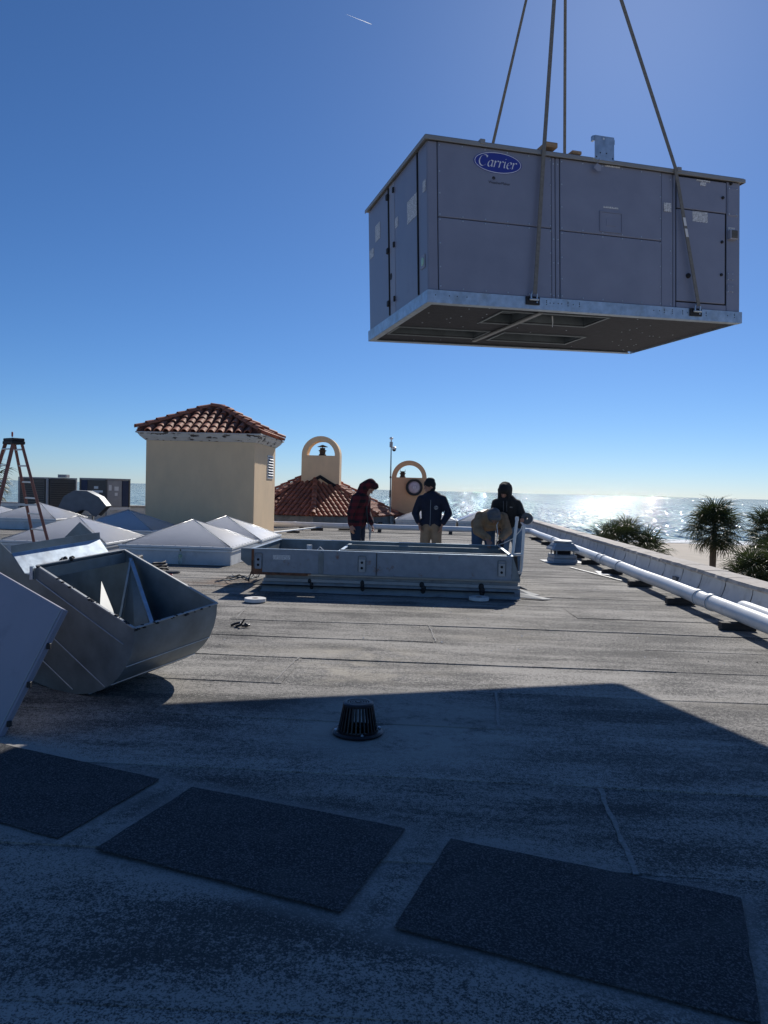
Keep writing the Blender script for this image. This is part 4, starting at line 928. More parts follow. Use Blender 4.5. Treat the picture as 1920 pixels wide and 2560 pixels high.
def chimney_pot(parent, M4, x, y, z, s=1, hat=True):
    T_ = M4 @ V((x, y, z)); p = MB().lathe([(.17 * s, 0), (.17 * s, .06 * s), (.13 * s, .08 * s), (.14 * s, .2 * s), (.18 * s, .22 * s), (.18 * s, .25 * s), (.12 * s, .27 * s), (.12 * s, .36 * s)], 14, T_).build('chimney_pot', 'wood_dark', parent, smooth=True)
    if hat: MB().lathe([(.24 * s, .40 * s), (.24 * s, .415 * s), (.02 * s, .5 * s)], 10, T_).lathe([(.02, .34 * s), (.02, .42 * s)], 6, T_).build('pot_hat', 'wood_dark', p)
    else: MB().bar(T_ + V((-.12, 0, .3 * s)), T_ + V((-.12, 0, .46 * s)), .02, .02).bar(T_ + V((.12, 0, .3 * s)), T_ + V((.12, 0, .46 * s)), .02, .02).build('pot_spike', 'wood_dark', p)
chimney_pot(pv, M1, .02, .4, 3.03)
fl = MB()
fl.prism([M1 @ V((-.92, -.05, 1.62)), M1 @ V((0, -.05, 2.16)), M1 @ V((.92, -.05, 1.62)), M1 @ V((.92, -.05, 1.42)), M1 @ V((0, -.05, 2.0)), M1 @ V((-.92, -.05, 1.42))], (0, .04, 0)); fl.build('gable_flashing', 'dark_gap', pv)
# second bell gable further right on its own small roof
bg_ = thing('arched_gable', 'orange stucco wall with an arched opening, behind the navy jacket', 'gable', (0, 0, 0))
g2, M2 = arch_gable(bg_, -.95, 36.0, 1.70, .5, .2, 2.19, 3.02, 'stucco_orange', 0, 'gable_wall')
chimney_pot(bg_, M2, -.33, .25, 2.19, .85, False)
MB().prism([(-2.2, 35.9, .62), (-1.8, 35.9, .68), (-.9, 35.9, .34), (-.9, 35.9, .0), (-2.2, 35.9, .0)], (0, .08, 0)).build('skirt_roof', 'tile_pan', bg_)
fx = thing('round_floodlight', 'round floodlight with a black rim and pale lens on the orange gable wall', 'floodlight', (-.69, 35.9, 1.72)); fx.rotation_euler = (R(90), 0, 0)
MB().lathe([(.30, 0), (.41, .0), (.41, .07), (.385, .10), (.30, .08)], 36, close=True).build('rim', 'rubber', fx, smooth=True)
MB().lathe([(.0, .075), (.12, .072), (.22, .06), (.30, .035), (.302, .0), (0, 0)], 32).build('lens', 'lens', fx, smooth=2)
for a in (-.035, .035): MB().bar((a, -.06, .078), (a + .02, .06, .078), .022, .006).build('lamp_filament', 'logo_white', fx)
MB().lathe([(.08, -.1), (.08, -.002)], 10).build('mount', 'rubber', fx)
ms = thing('camera_mast', 'slim grey mast with a small security camera near its top', 'mast', (-1.71, 33.6, 0))
MB().tube([(0, 0, 0), (-.02, 0, 2.4), (-.03, 0, 3.62)], [.035, .03, .022], 8).build('pole', 'galv_old', ms, smooth=True)
MB().lathe([(.07, 0), (.09, .06), (.05, .1)], 10, (-.03, 0, 3.86)).lathe([(.03, -.14), (.03, .0)], 8, (-.03, 0, 3.86)).build('antenna_head', 'pvc', ms, smooth=True)
MB().box((-.10, -.1, 3.5), (.04, .06, 3.74)).build('junction_box', 'galv_dull', ms, bev=.01)
cm = MB().sphere((.11, -.08, 3.40), .09, 12, 8).build('camera_dome', 'rubber', ms, smooth=2); MB().lathe([(.095, 0), (.1, .09), (.05, .13)], 14, (.11, -.08, 3.40)).bar((.0, 0, 3.5), (.11, -.08, 3.5), .03, .03).build('camera_housing', 'pvc', cm, smooth=True)
MB().box((-.06, -.05, 1.22), (.02, .03, 1.55)).box((-.06, -.05, 2.1), (.02, .03, 2.18)).build('pole_clamp', 'rubber', ms)

# ------------------------------------------------------------------ far left: condensers, scoop, parapet
fp = thing('far_parapet', 'grey far parapet wall behind the condensers at left', 'wall', (0, 0, 0))
MB().box((-30, 30.2, -.3), (-8.2, 30.55, .58)).build('wall', 'white_memb', fp, bev=.01); MB().box((-30, 30.12, .58), (-8.2, 30.62, .64)).build('coping', 'coping', fp, bev=.01)
def condenser(name, label, corner, wl, wr, al, ar, z0, z1, kind):
    """box seen corner-on: left face wl long, right face wr long, directions al, ar (radians)"""
    t = thing(name, label, 'condenser', (*corner, 0), 0, 'condensing units at the far left')
    dl, dr_ = V((math.cos(al), math.sin(al), 0)), V((math.cos(ar), math.sin(ar), 0)); A, B, C, D = V((0, 0, 0)), dl * wl, dl * wl + dr_ * wr, dr_ * wr
    lift = V((0, 0, z0)); h = V((0, 0, z1 - z0))
    MB().prism([p * .97 + V((dl + dr_) * .02) + lift for p in (A, B, C, D)], h).build('casing', 'condenser' if kind == 0 else 'condenser_lt', t)
    MB().prism([p + lift + h + V((0, 0, .002)) for p in (A - (dl + dr_) * .03, B + (dl - dr_) * .03, C + (dl + dr_) * .03, D + (dr_ - dl) * .03)], (0, 0, .05)).build('top_cover', 'condenser_lt', t)
    for p in (A, B, D): MB().box((p.x - .035, p.y - .035, z0), (p.x + .035, p.y + .035, z1)).build('corner_post', 'condenser_lt' if kind == 0 else 'condenser', t)
    out_l, out_r = -dr_, -dl
    def face(o, d, ln, outv, a, b, za, zb_, mat, nm, k=0.012):
        p = o + d * ln * a + outv * k; q = o + d * ln * b + outv * k
        return MB().prism([p + V((0, 0, za)), q + V((0, 0, za)), q + V((0, 0, zb_)), p + V((0, 0, zb_))], -outv * .02).build(nm, mat, t)
    if kind == 0:
        for o, d, ln, ov in ((A, dl, wl, out_l), (A, dr_, wr, out_r)):
            face(o, d, ln, ov, .07, .95, z0 + .05, z1 - .04, 'condenser', 'coil_guard', .03)
            for k in range(12): face(o, d, ln, ov, .09, .93, z0 + .1 + k * (z1 - z0 - .2) / 12, z0 + .115 + k * (z1 - z0 - .2) / 12, 'dark_gap', 'guard_wire', .036)
    else:
        face(A, dl, wl, out_l, .02, .70, z0 + .02, z1 - .03, 'condenser', 'service_panel', .03); face(A, dl, wl, out_l, .72, .96, z0 + .02, z1 - .03, 'navy_panel', 'coil_guard', .02)
        face(A, dr_, wr, out_r, .03, .64, z0 + .02, z1 - .03, 'condenser_lt', 'service_panel', .03); face(A, dr_, wr, out_r, .68, .95, z0 + .02, z1 - .03, 'navy_panel', 'coil_guard', .02)
        for a, b, za, zb_ in ((.28, .44, z1 - .36, z1 - .26), (.1, .5, z1 - .5, z1 - .42), (.25, .40, z1 - .66, z1 - .5)): face(A, dl, wl, out_l, a, b, za, zb_, 'label_white', 'label_sticker', .036)
        for a, b, za, zb_ in ((.08, .2, z1 - .42, z1 - .2), (.32, .5, z1 - .42, z1 - .26), (.34, .46, z1 - .62, z1 - .5)): face(A, dr_, wr, out_r, a, b, za, zb_, 'label_white', 'label_sticker', .036)
    for p in (A, B, C, D): MB().bar(p + V((0, 0, 0)), p + V((0, 0, z0)), .07, .07).build('stand_leg', 'galv_dull', t)
    for p, q in ((A, B), (A, D)): MB().bar(p + V((0, 0, z0 - .06)), q + V((0, 0, z0 - .06)), .06, .1).build('base_rail', 'label_white' if kind else 'galv_dull', t)
    return t
c1 = condenser('condenser_unit', 'dark grilled condenser box behind the stepladder', (-14.6, 27.6), 1.35, 1.25, R(165), R(62), .45, 1.66, 0)
MB().box((.15, .5, 1.72), (.5, .75, 1.84)).build('top_box', 'condenser_lt', c1)
condenser('condenser_unit', 'grey condenser box with white labels beside the stucco tower', (-12.42, 27.9), 1.15, 1.0, R(168), R(55), .62, 1.68, 1)
sc_ = thing('metal_scoop', 'dark curved sheet metal air scoop in front of the far condensers', 'scoop', (-12.4, 26.2, .42), R(10))
outl = [(.78, .30), (.52, .62), (.1, .83), (-.35, .84), (-.7, .62), (-.88, .25), (-.9, -.05), (-.3, -.05), (-.2, .08), (-.02, .15), (.15, .1), (.28, -.04), (.42, -.1)]
MB().prism([(x, -.28, z) for x, z in outl], (0, .02, 0)).build('near_side', 'hood_metal', sc_); MB().prism([(x, .45, z) for x, z in outl], (0, .02, 0)).build('far_side', 'hood_metal', sc_)
mb = MB(); top_ = outl[:7]
for x, z in top_: mb.v += [(x, -.28, z), (x, .47, z), (x * .985, -.28, z - .015), (x * .985, .47, z - .015)]
for k in range(len(top_) - 1): e = 4 * k; mb.f += [(e, e + 1, e + 5, e + 4), (e + 2, e + 6, e + 7, e + 3)]
mb.build('curved_back', 'galv_dull', sc_, smooth=2); MB().box((.1, -.3, -.42), (.16, -.24, -.02)).box((-.8, -.3, -.42), (-.74, -.24, .0)).box((-.8, .38, -.42), (-.74, .44, .0)).box((.1, .38, -.42), (.16, .44, -.02)).box((-.85, -.31, -.06), (.3, .46, -.051)).build('stand', 'galv_dull', sc_)

# ------------------------------------------------------------------ stepladder
ld = thing('stepladder', 'red brown fibreglass stepladder with aluminium steps at the left edge', 'stepladder', (0, 0, 0))
wd = V((.80, -.60, 0)); sp = V((.60, .80, 0)); top = V((-7.80, 13.5, 2.30))
def foot(s, w_, spread): return V((top.x, top.y, .015)) + sp * spread + wd * w_
rails = {}
for nm, sgn, spread, tw_, bw in (('front', -1, -.66, .165, .37), ('rear', 1, .62, .15, .34)):
    for k in (-1, 1):
        a = top + sp * (.07 * sgn) + wd * (k * tw_); b = foot(sgn, k * bw, spread); rails[nm, k] = (a, b)
        MB().bar(b, a, .028, .064 if nm == 'front' else .05, sp).build('rail', 'fibre', ld, bev=.004)
        MB().bar(b + V((0, 0, -.0)), b + (a - b) * .035, .045, .09, sp).build('foot', 'rubber', ld, bev=.004)
for k in range(1, 8):
    f = k * .305 / 2.285
    a = rails['front', -1][1].lerp(rails['front', -1][0], f); b = rails['front', 1][1].lerp(rails['front', 1][0], f); MB().bar(a, b, .085, .022).build('step', 'alu', ld, bev=.003)
    c_ = rails['rear', -1][1].lerp(rails['rear', -1][0], f); d_ = rails['rear', 1][1].lerp(rails['rear', 1][0], f); MB().bar(c_, d_, .03, .03).build('rear_brace', 'alu', ld, bev=.003)
    if k in (5, 6, 7):
        for e, g_ in ((a, b), (b, a)): MB().bar(e + (g_ - e) * .02 - V((0, 0, .09)), e + (g_ - e) * .22 - V((0, 0, .012)), .012, .02).build('step_gusset', 'alu', ld)
for k in (-1, 1):
    a = rails['front', k][0].lerp(rails['front', k][1], .52); b = rails['rear', k][0].lerp(rails['rear', k][1], .52); MB().bar(a, b, .006, .03).build('spreader', 'alu', ld)
MB().box((-.21, -.11, 0), (.21, .11, .055), Matrix.Translation(top) @ Matrix(((.8, .6, 0), (-.6, .8, 0), (0, 0, 1))).to_4x4()).box((-.215, -.12, -.06), (.215, .12, .002), Matrix.Translation(top) @ Matrix(((.8, .6, 0), (-.6, .8, 0), (0, 0, 1))).to_4x4()).build('top_cap', 'rubber', ld, bev=.01)
p_ = top + wd * -.07
dvr = thing('screwdriver', 'red handled screwdriver standing upright in the stepladder top', 'screwdriver', p_ + V((0, 0, .055)))
MB().lathe([(.004, 0), (.004, .03)], 6).build('shaft', 'alu', dvr); MB().lathe([(.010, .03), (.016, .045), (.017, .11), (.010, .125)], 10).build('handle', 'red_plastic', dvr, smooth=True)

# ------------------------------------------------------------------ removed hood duct lying on its curved back
A0 = V((-2.012, 5.0, 0)); e1 = V((-.902, .431, 0)); ea = V((.431, .902, 0)); DW = .84
du = thing('duct_hood', 'large curved galvanised duct hood lying open side up on the roof', 'duct', (0, 0, 0))
def D3(k, z, a=0): return A0 + e1 * k + ea * a + V((0, 0, z + a * .085))
curve = [(0, .56), (.005, .47), (.03, .375), (.075, .285), (.14, .205), (.225, .135), (.33, .078), (.45, .036), (.58, .012), (.72, .004), (.88, .010), (1.05, .032), (1.3, .095), (1.55, .20), (1.8, .36), (2.0, .54), (2.15, .75)]
topl = [(2.15, .75), (1.62, 1.14), (1.36, .995), (1.20, .85), (1.11, .845), (1.05, .92)]
def plate(a, th): return MB().prism([D3(k, z, a) for k, z in curve + topl[1:]], ea * th)
plate(0, .004).build('near_side', 'galv_old', du); plate(DW, .004).build('far_side', 'galv_old', du)
def sheet(P, th=.004):
    mb = MB(); n = len(P)
    for i, (k, z) in enumerate(P):
        t = V((P[min(i + 1, n - 1)][0] - P[max(i - 1, 0)][0], P[min(i + 1, n - 1)][1] - P[max(i - 1, 0)][1])); t.normalize(); nk, nz = -t.y * th, t.x * th
        mb.v += [D3(k, z, .005), D3(k, z, DW - .001), D3(k + nk, z + nz, DW - .001), D3(k + nk, z + nz, .005)]
    for i in range(n - 1):
        for j in range(4): mb.f.append((4 * i + j, 4 * i + (j + 1) % 4, 4 * i + 4 + (j + 1) % 4, 4 * i + 4 + j))
    return mb
sheet(curve).build('curved_back', 'galv_old', du, smooth=True)
sheet([(1.05, .92), (1.11, .845), (1.20, .85), (1.36, .995), (1.375, 1.05)]).build('throat', 'galv', du)
for nm, p, q in (('rim', D3(0, .565), D3(1.05, .925)), ('rim', D3(0, .565, DW), D3(1.05, .925, DW)), ('rim', D3(-.004, .565), D3(-.004, .565, DW)), ('rim', D3(1.05, .925), D3(1.05, .925, DW))):
    MB().bar(p, q, .024, .010).build('rim_flange', 'galv_dull', du, bev=.002)
MB().bar(D3(1.03, .86), D3(1.03, .86, DW), .006, .085, (0, 0, 1)).build('rim_skirt', 'galv_old', du)
MB().bar(D3(1.36, 1.03), D3(1.36, 1.03, DW), .006, .06, (0, 0, 1)).build('standing_lip', 'galv_old', du)
for P in ([(.10, .44), (1.05, .82)], [(.28, .11), (1.25, .60)], [(.62, .04), (1.35, .40)]): MB().bar(D3(*P[0], -.004), D3(*P[1], -.004), .006, .010, (0, 0, 1)).build('stiffening_bead', 'galv', du, bev=.002)
for k in range(3, 10, 2):
    kk, zz = curve[k]; MB().bar(D3(kk, zz - .001, .0), D3(kk, zz - .001, DW), .008, .006).build('sheet_seam', 'galv', du)
MB().bar(D3(.95, .86, DW - .02), D3(.12, .28, DW * .45), .03, .012).build('inner_brace', 'galv', du); MB().bar(D3(.92, .86, DW - .04), D3(.88, .10, DW * .7), .02, .012).build('inner_brace', 'galv', du)
MB().add([D3(.93, .84, DW - .03), D3(.86, .06, DW * .75), D3(.35, .10, DW * .42), D3(.2, .24, DW * .5)], [(0, 1, 2, 3)]).build('turning_vane', 'galv_old', du)
MB().prism([D3(.868, .74, .45), D3(.528, .58, .15), D3(.555, .46, .35)], (0, 0, -.004)).build('sunlit_patch_plate', 'galv_dull', du)  # added plate, tilted to the sun as the bright patch inside the hood
rnd = random.Random(9); mb = MB()
for i in range(46):
    t = rnd.random()
    p = D3(-.002 + rnd.uniform(-.012, .012), .572 - rnd.uniform(0, .03), DW * t) if i < 26 else D3(1.05 * t, .572 + .355 * t, rnd.uniform(-.012, .012))
    mb.sphere(p, rnd.uniform(.004, .013), 6, 4, (1.5, 1.2, .7))
o = mb.build('old_sealant', 'rubber', du); o['kind'] = 'stuff'
MB().box((-.012, -.012, -.05), (.012, .012, .05), Matrix.Translation(D3(1.08, .87, -.02))).build('corner_bolt', 'galv', du)
for nm, k, z, a in (('clump of black sealant on the duct rim at its back corner', 1.07, .925, .30), ('clump of black sealant on the duct rim near the near corner', 1.1, .87, .08)):
    mb = MB(); rnd = random.Random(nm)
    for i in range(9): mb.sphere(D3(k, z, a) + V((rnd.uniform(-.06, .06), rnd.uniform(-.03, .03), rnd.uniform(-.012, .012))), rnd.uniform(.012, .02), 7, 5)
    tag(mb.build('sealant_clump', 'rubber', None, smooth=2), nm, 'sealant')
t = tape(D3(.16, .245, .60), 'white tape roll lying inside the duct hood', 0, R(-38), .10, .045)
# flat panel leaning against it in the left foreground
TR = V((-2.265, 4.5, .765)); vv = V((-.30, -.20, -.765)); uu = V((-1, .72, .2)); uu = (uu - vv * uu.dot(vv) / vv.dot(vv)).normalized(); nn = uu.cross(vv).normalized()
if nn.y > 0: nn = -nn
lp = thing('leaning_panel', 'pale grey sheet metal panel leaning on its corner at the left edge', 'panel', (0, 0, 0))
Q = [TR, TR + vv, TR + vv + uu * 1.5, TR + uu * 1.5]
MB().prism(Q, -nn * .035).build('panel_face', 'panel_paint', lp, bev=.003)
MB().prism([TR + uu * .03 + nn * .0015, TR + vv + uu * .03 + nn * .0015, TR + vv + uu * .022 + nn * .0015, TR + uu * .022 + nn * .0015], nn * .002).build('edge_fold', 'galv_dull', lp)
for f in (.28, .58, .88): MB().box((-.012, -.012, -.018), (.012, .012, .018), Matrix.Translation(TR + vv * f - nn * .018 - uu * .008)).build('edge_clip', 'rubber', lp, bev=.003)

# ------------------------------------------------------------------ small things on the roof
bt = thing('drink_bottle', 'clear plastic bottle with a dark cap against the front skylight curb', 'bottle', (-4.78, 14.10, .02))
MB().lathe([(.03, 0), (.035, .01), (.035, .15), (.03, .19), (.014, .24), (.013, .265)], 14).build('bottle_body', 'clear', bt, smooth=True); MB().lathe([(.015, .262), (.015, .29)], 10).build('bottle_cap', 'rubber', bt); MB().lathe([(.0345, .13), (.0362, .131), (.0362, .185), (.031, .186)], 14, close=True).build('bottle_sleeve', 'green_plastic', bt)
tb = thing('tool_case', 'black tool case standing behind the duct hood', 'tool case', (-5.2, 12.6, .012), R(8))
MB().box((-.22, -.14, 0), (.22, .14, .20)).build('case_body', 'rubber', tb, bev=.015); MB().box((-.225, -.145, .202), (.225, .145, .30)).build('case_lid', 'rubber', tb, bev=.015); MB().tube([(-.08, -.15, .22), (-.08, -.19, .24), (.08, -.19, .24), (.08, -.15, .22)], .012, 6).build('case_handle', 'rubber', tb)
for k, (x, y, nm) in enumerate(((-4.75, 12.9, 'dark coil of hose among the tools beside the tool case'), (-4.45, 12.75, 'round grey lid lying beside the coil of tools'))):
    if k == 0: tag(MB().tube([(x + .17 * math.cos(t * .5) * (1 - t * .012), y + .17 * math.sin(t * .5), .03 + .004 * t) for t in range(40)], .016, 6).build('hose_coil', 'rubber', None, smooth=2), nm, 'hose')
    else: tag(MB().lathe([(.12, .012), (.13, .03), (.12, .05), (.03, .06)], 20, (x, y, 0)).build('bucket_lid', 'foam_grey', None, smooth=True), nm, 'lid')
tag(MB().bar((-4.55, 12.35, .03), (-4.30, 12.3, .03), .03, .025).build('chisel', 'red_plastic', None, bev=.006), 'short red brown tool handle lying alone on the sunny roof', 'tool')
gv = MB(); rnd = random.Random(2)
gv.tube([(-2.2, 8.05, .03), (-2.15, 8.12, .05), (-2.05, 8.08, .08), (-2.02, 8.0, .05), (-2.1, 7.96, .03)], .022, 8).tube([(-2.02, 8.02, .05), (-1.97, 8.05, .14), (-1.95, 8.05, .15)], .016, 7).tube([(-2.0, 8.0, .04), (-1.9, 8.02, .04), (-1.87, 8.06, .05)], .02, 7).sphere((-1.93, 8.03, .05), .04, 8, 6)
gv.v = [tuple(V((-2.04, 8.05, .012)) + (V(q) - V((-2.04, 8.05, .012))) * .62) for q in gv.v]
tag(gv.build('rigging_shackle', 'black_iron', None, smooth=2), 'dark rigging shackle lying alone on the sunlit roof in front of the curb', 'shackle')
mb = MB(); rnd = random.Random(21)
for i in range(260):
    x, y = (rnd.gauss(-3.0, .6), rnd.gauss(11.2, .7)) if i < 150 else (rnd.uniform(-3.5, 3.2), rnd.uniform(6.5, 15)); s = rnd.uniform(.003, .009)
    c0 = V((x, y, .010 + s * .4)); mb.add([c0 + V((s, 0, 0)), c0 + V((-s * .6, s, 0)), c0 + V((-s * .5, -s, 0)), c0 + V((0, 0, s))], [(0, 1, 3), (1, 2, 3), (2, 0, 3), (2, 1, 0)])
o = mb.build('roof_debris', 'wood_dark'); o['kind'] = 'stuff'; o['label'] = 'small dark crumbs of debris scattered on the roof'
mb = MB(); rnd = random.Random(22)
for i in range(60):
    x, y = rnd.uniform(-3.2, 3.2), rnd.uniform(7, 14); s = rnd.uniform(.005, .016); c0 = V((x, y, .014)); mb.add([c0 + V((s, 0, 0)), c0 + V((-s * .6, s, .002)), c0 + V((-s * .5, -s, 0)), c0 + V((0, 0, s * .5))], [(0, 1, 3), (1, 2, 3), (2, 0, 3), (2, 1, 0)])
o = mb.build('paper_scraps', 'label_white'); o['kind'] = 'stuff'; o['label'] = 'tiny white scraps scattered on the sunny roof'

# ------------------------------------------------------------------ people
def hand(mb, wr, d, side, nrm, s=1.0, curl=.5):
    """palm and five fingers; d along the fingers, side towards the thumb, nrm out of the back of the hand"""
    wr, d, side, nrm = V(wr), V(d).normalized(), V(side).normalized(), V(nrm).normalized()
    mb.capsule(wr, wr + d * .085 * s, .030 * s, .038 * s, .5, side)
    for i, (o_, L) in enumerate(((.028, .070), (.010, .078), (-.009, .072), (-.027, .056))):
        a = wr + d * .09 * s + side * o_ * s; b = a + (d * math.cos(curl) - nrm * math.sin(curl)) * L * .5 * s; c_ = b + (d * math.cos(curl * 2) - nrm * math.sin(curl * 2)) * L * .5 * s
        mb.capsule(a, b, .0095 * s, .009 * s); mb.capsule(b, c_, .009 * s, .007 * s)
    a = wr + d * .025 * s + side * .028 * s; b = a + (d * .7 + side * .6 - nrm * .2) * .045 * s; mb.capsule(a, b, .012 * s, .010 * s); mb.capsule(b, b + (d * .95 + side * .1 - nrm * .3) * .034 * s, .010 * s, .008 * s)
def head(mb, c_, fwd, upv, s=1.0):
    c_, f, u = V(c_), V(fwd).normalized(), V(upv).normalized(); sd = f.cross(u).normalized(); u = sd.cross(f)
    mb.capsule(c_ + u * .02 - f * .02, c_ + u * .025 + f * .015, .088 * s, .082 * s, 1, u); mb.capsule(c_ - u * .03 + f * .02, c_ - u * .085 + f * .045, .066 * s, .042 * s)
    mb.capsule(c_ + f * .085 + u * .005, c_ + f * .108 - u * .028, .011, .015); mb.capsule(c_ + f * .088 + u * .03 - sd * .035, c_ + f * .088 + u * .03 + sd * .035, .013, .013)
    mb.capsule(c_ + f * .078 - u * .062 - sd * .018, c_ + f * .078 - u * .062 + sd * .018, .010, .010)
    for k in (-1, 1): mb.capsule(c_ + sd * k * .082 + u * .012, c_ + sd * k * .086 - u * .03, .016, .011, .5, f)
def limb(mb, P, rs, flat=1, side=None):
    for a, b, ra, rb in zip(P, P[1:], rs, rs[1:]): mb.capsule(a, b, ra, rb, flat, side)
def eyes(par_, c_, fwd, upv):
    f, u = V(fwd).normalized(), V(upv).normalized(); sd = f.cross(u).normalized(); u = sd.cross(f)
    for k in (-1, 1): MB().sphere(V(c_) + f * .083 + u * .010 + sd * k * .032, .011, 8, 6).build('eye', 'ink', par_, smooth=2)
def boots(t, P, mat='wood_dark'):
    for p in P: MB().capsule(V(p) + V((0, .05, .055)), V(p) + V((0, -.14, .045)), .052, .045, .8, (1, 0, 0)).capsule(V(p) + V((0, .03, .06)), V(p) + V((0, .03, .17)), .05, .055).build('boot', mat, t, smooth=2)

# -- person in navy jacket, hands at the hips, looking to the left
t = thing('person', 'person in navy zip jacket, khaki trousers and black knit cap, hands at hips', 'person', (.07, 14.0, 0), R(-8))
b = MB(); hf, hu = V((-.85, -.5, -.12)), V((-.05, 0, 1)); hc = V((-.05, -.03, 1.645))
limb(b, [(0, .02, .95), (0, .02, 1.2), (0, .01, 1.42)], [.14, .14, .13], .7, (1, 0, 0)); limb(b, [(0, .0, 1.42), (-.02, -.01, 1.56)], [.065, .058]); head(b, hc, hf, hu)
for k in (-1, 1):
    limb(b, [(k * .19, .01, 1.42), (k * .305, .05, 1.15), (k * .225, -.09, .95)], [.05, .04, .028]); hand(b, (k * .222, -.10, .945), (-k * .25, -.1, -.95), (-k * .2, -1, 0), (k, -.1, 0), 1, .35)
    limb(b, [(k * .09, .02, .92), (k * .11, .01, .5), (k * .125, .03, .09)], [.085, .06, .045])
blob('body', b, 'skin', t, .009, 2); eyes(t, hc, hf, hu)
j = MB(); limb(j, [(0, .015, .99), (0, .015, 1.18), (0, .0, 1.38)], [.185, .20, .205], .74, (1, 0, 0)); j.capsule((-.11, .01, .96), (.11, .01, .96), .118, .118, 1, (0, 1, 0)); j.capsule((-.16, .01, 1.42), (.16, .01, 1.42), .085, .085); j.capsule((0, .03, 1.45), (0, .02, 1.52), .105, .085); j.capsule((-.1, .08, 1.49), (.1, .08, 1.49), .06, .06)
for k in (-1, 1): limb(j, [(k * .20, .01, 1.41), (k * .315, .05, 1.15), (k * .24, -.08, .985)], [.088, .075, .055])
jk = blob('jacket', j, 'navy', t, .013, 4, .018, .09)
MB().tube([(-.005, -.142, .90), (0, -.152, 1.05), (0, -.158, 1.25), (.0, -.15, 1.40)], .005, 5).build('zip', 'steel_worn', jk)
em = MB().lathe([(.030, 0), (.036, 0), (.036, .004), (.030, .004)], 20, (.105, -.158, 1.26), Matrix.Rotation(R(90), 4, 'X'), close=True).build('round_emblem', 'rag', jk)
MB().tube([(.125, -.162, 1.275), (.105, -.163, 1.285), (.087, -.163, 1.273), (.105, -.164, 1.26), (.123, -.163, 1.247), (.105, -.163, 1.235), (.086, -.162, 1.245)], .005, 5).build('emblem_letter', 'rag', em)
MB().box((.245, -.085, 1.165), (.255, -.055, 1.20)).build('sleeve_tag', 'logo_white', jk)
p_ = MB(); p_.capsule((-.075, .015, .93), (.075, .015, .93), .125, .125, 1, (0, 0, 1))
for k in (-1, 1): limb(p_, [(k * .095, .015, .90), (k * .115, .0, .5), (k * .13, .03, .10)], [.115, .09, .078])
blob('trousers', p_, 'khaki', t, .013, 3, .014, .08); boots(t, [(-.13, 0, 0), (.13, 0, 0)])
c_ = MB(); u = hu.normalized(); f = hf.normalized(); c_.capsule(hc + u * .045 - f * .03, hc + u * .055 + f * .01, .100, .098, 1, u); c_.capsule(hc + u * .10 - f * .04, hc + u * .11, .075, .07); c_.capsule(hc - u * .02 - f * .05, hc - u * .1 - f * .03, .075, .06); c_.capsule(hc - u * .1 + f * .02, hc - u * .12 - f * .05, .055, .06)
blob('knit_cap', c_, 'black_fabric', t, .010, 3, .01, .04)

# -- person in red plaid hooded jacket, head bowed, seen from the side
t = thing('person', 'person in red and black plaid hooded jacket, head bowed, facing right', 'person', (-1.31, 14.0, 0), R(68))
b = MB(); hc = V((0, -.20, 1.585)); hf, hu = V((0, -.8, -.6)), V((0, -.5, .85))
limb(b, [(0, .02, .95), (0, -.02, 1.2), (0, -.06, 1.40)], [.14, .14, .13], .72, (1, 0, 0)); limb(b, [(0, -.07, 1.40), (0, -.15, 1.52)], [.065, .06]); head(b, hc, hf, hu)
AR = {-1: [(-.20, -.04, 1.40), (-.255, .03, 1.12), (-.25, .02, .89)], 1: [(.20, -.05, 1.40), (.235, -.06, 1.11), (.12, -.22, .90)]}
for k in (-1, 1):
    limb(b, AR[k], [.05, .04, .028]); w0 = V(AR[k][2]); hand(b, w0, (0, -.15, -1) if k < 0 else (-.25, -.5, -.8), (0, -1, 0) if k < 0 else (-.8, -.3, .2), (k, 0, 0), 1.05, .35)
    limb(b, [(k * .10, .03, .92), (k * .12, .0, .5), (k * .13, .04, .09)], [.085, .06, .045])
blob('body', b, 'skin', t, .009, 2); eyes(t, hc, hf, hu)
j = MB(); limb(j, [(0, .02, .96), (0, -.0, 1.18), (0, -.05, 1.37)], [.185, .19, .195], .78, (1, 0, 0)); j.capsule((-.10, .02, .93), (.10, .02, .93), .135, .135); j.capsule((-.15, -.05, 1.40), (.15, -.05, 1.40), .088, .088); j.capsule((0, -.04, 1.42), (0, -.08, 1.53), .115, .10)
for k in (-1, 1): limb(j, AR[k][:2] + [tuple(V(AR[k][2]) + V((0, .01, .035)))], [.09, .078, .058])
jk = blob('jacket', j, 'plaid', t, .013, 4, .018, .09)
h_ = MB(); h_.capsule((0, -.12, 1.60), (0, -.23, 1.665), .122, .115, 1, (1, 0, 0)); h_.capsule((0, -.22, 1.665), (0, -.325, 1.635), .105, .075, 1, (1, 0, 0)); h_.capsule((-.065, -.35, 1.615), (.065, -.35, 1.615), .028, .028); h_.capsule((0, -.06, 1.47), (0, -.11, 1.58), .12, .12)
blob('hood', h_, 'plaid', t, .011, 3, .01, .06)
p_ = MB(); p_.capsule((-.075, .02, .93), (.075, .02, .93), .128, .128, 1, (0, 0, 1))
for k in (-1, 1): limb(p_, [(k * .10, .02, .90), (k * .125, -.01 + k * .03, .5), (k * .135, .04 + k * .05, .10)], [.115, .09, .075])
blob('trousers', p_, 'denim_dark', t, .013, 3, .014, .08); boots(t, [(-.135, -.01, 0), (.135, .09, 0)])
MB().capsule((.10, -.26, .80), (.02, -.30, .79), .018, .016).build('red_tool_handle', 'red_plastic', t, smooth=2)
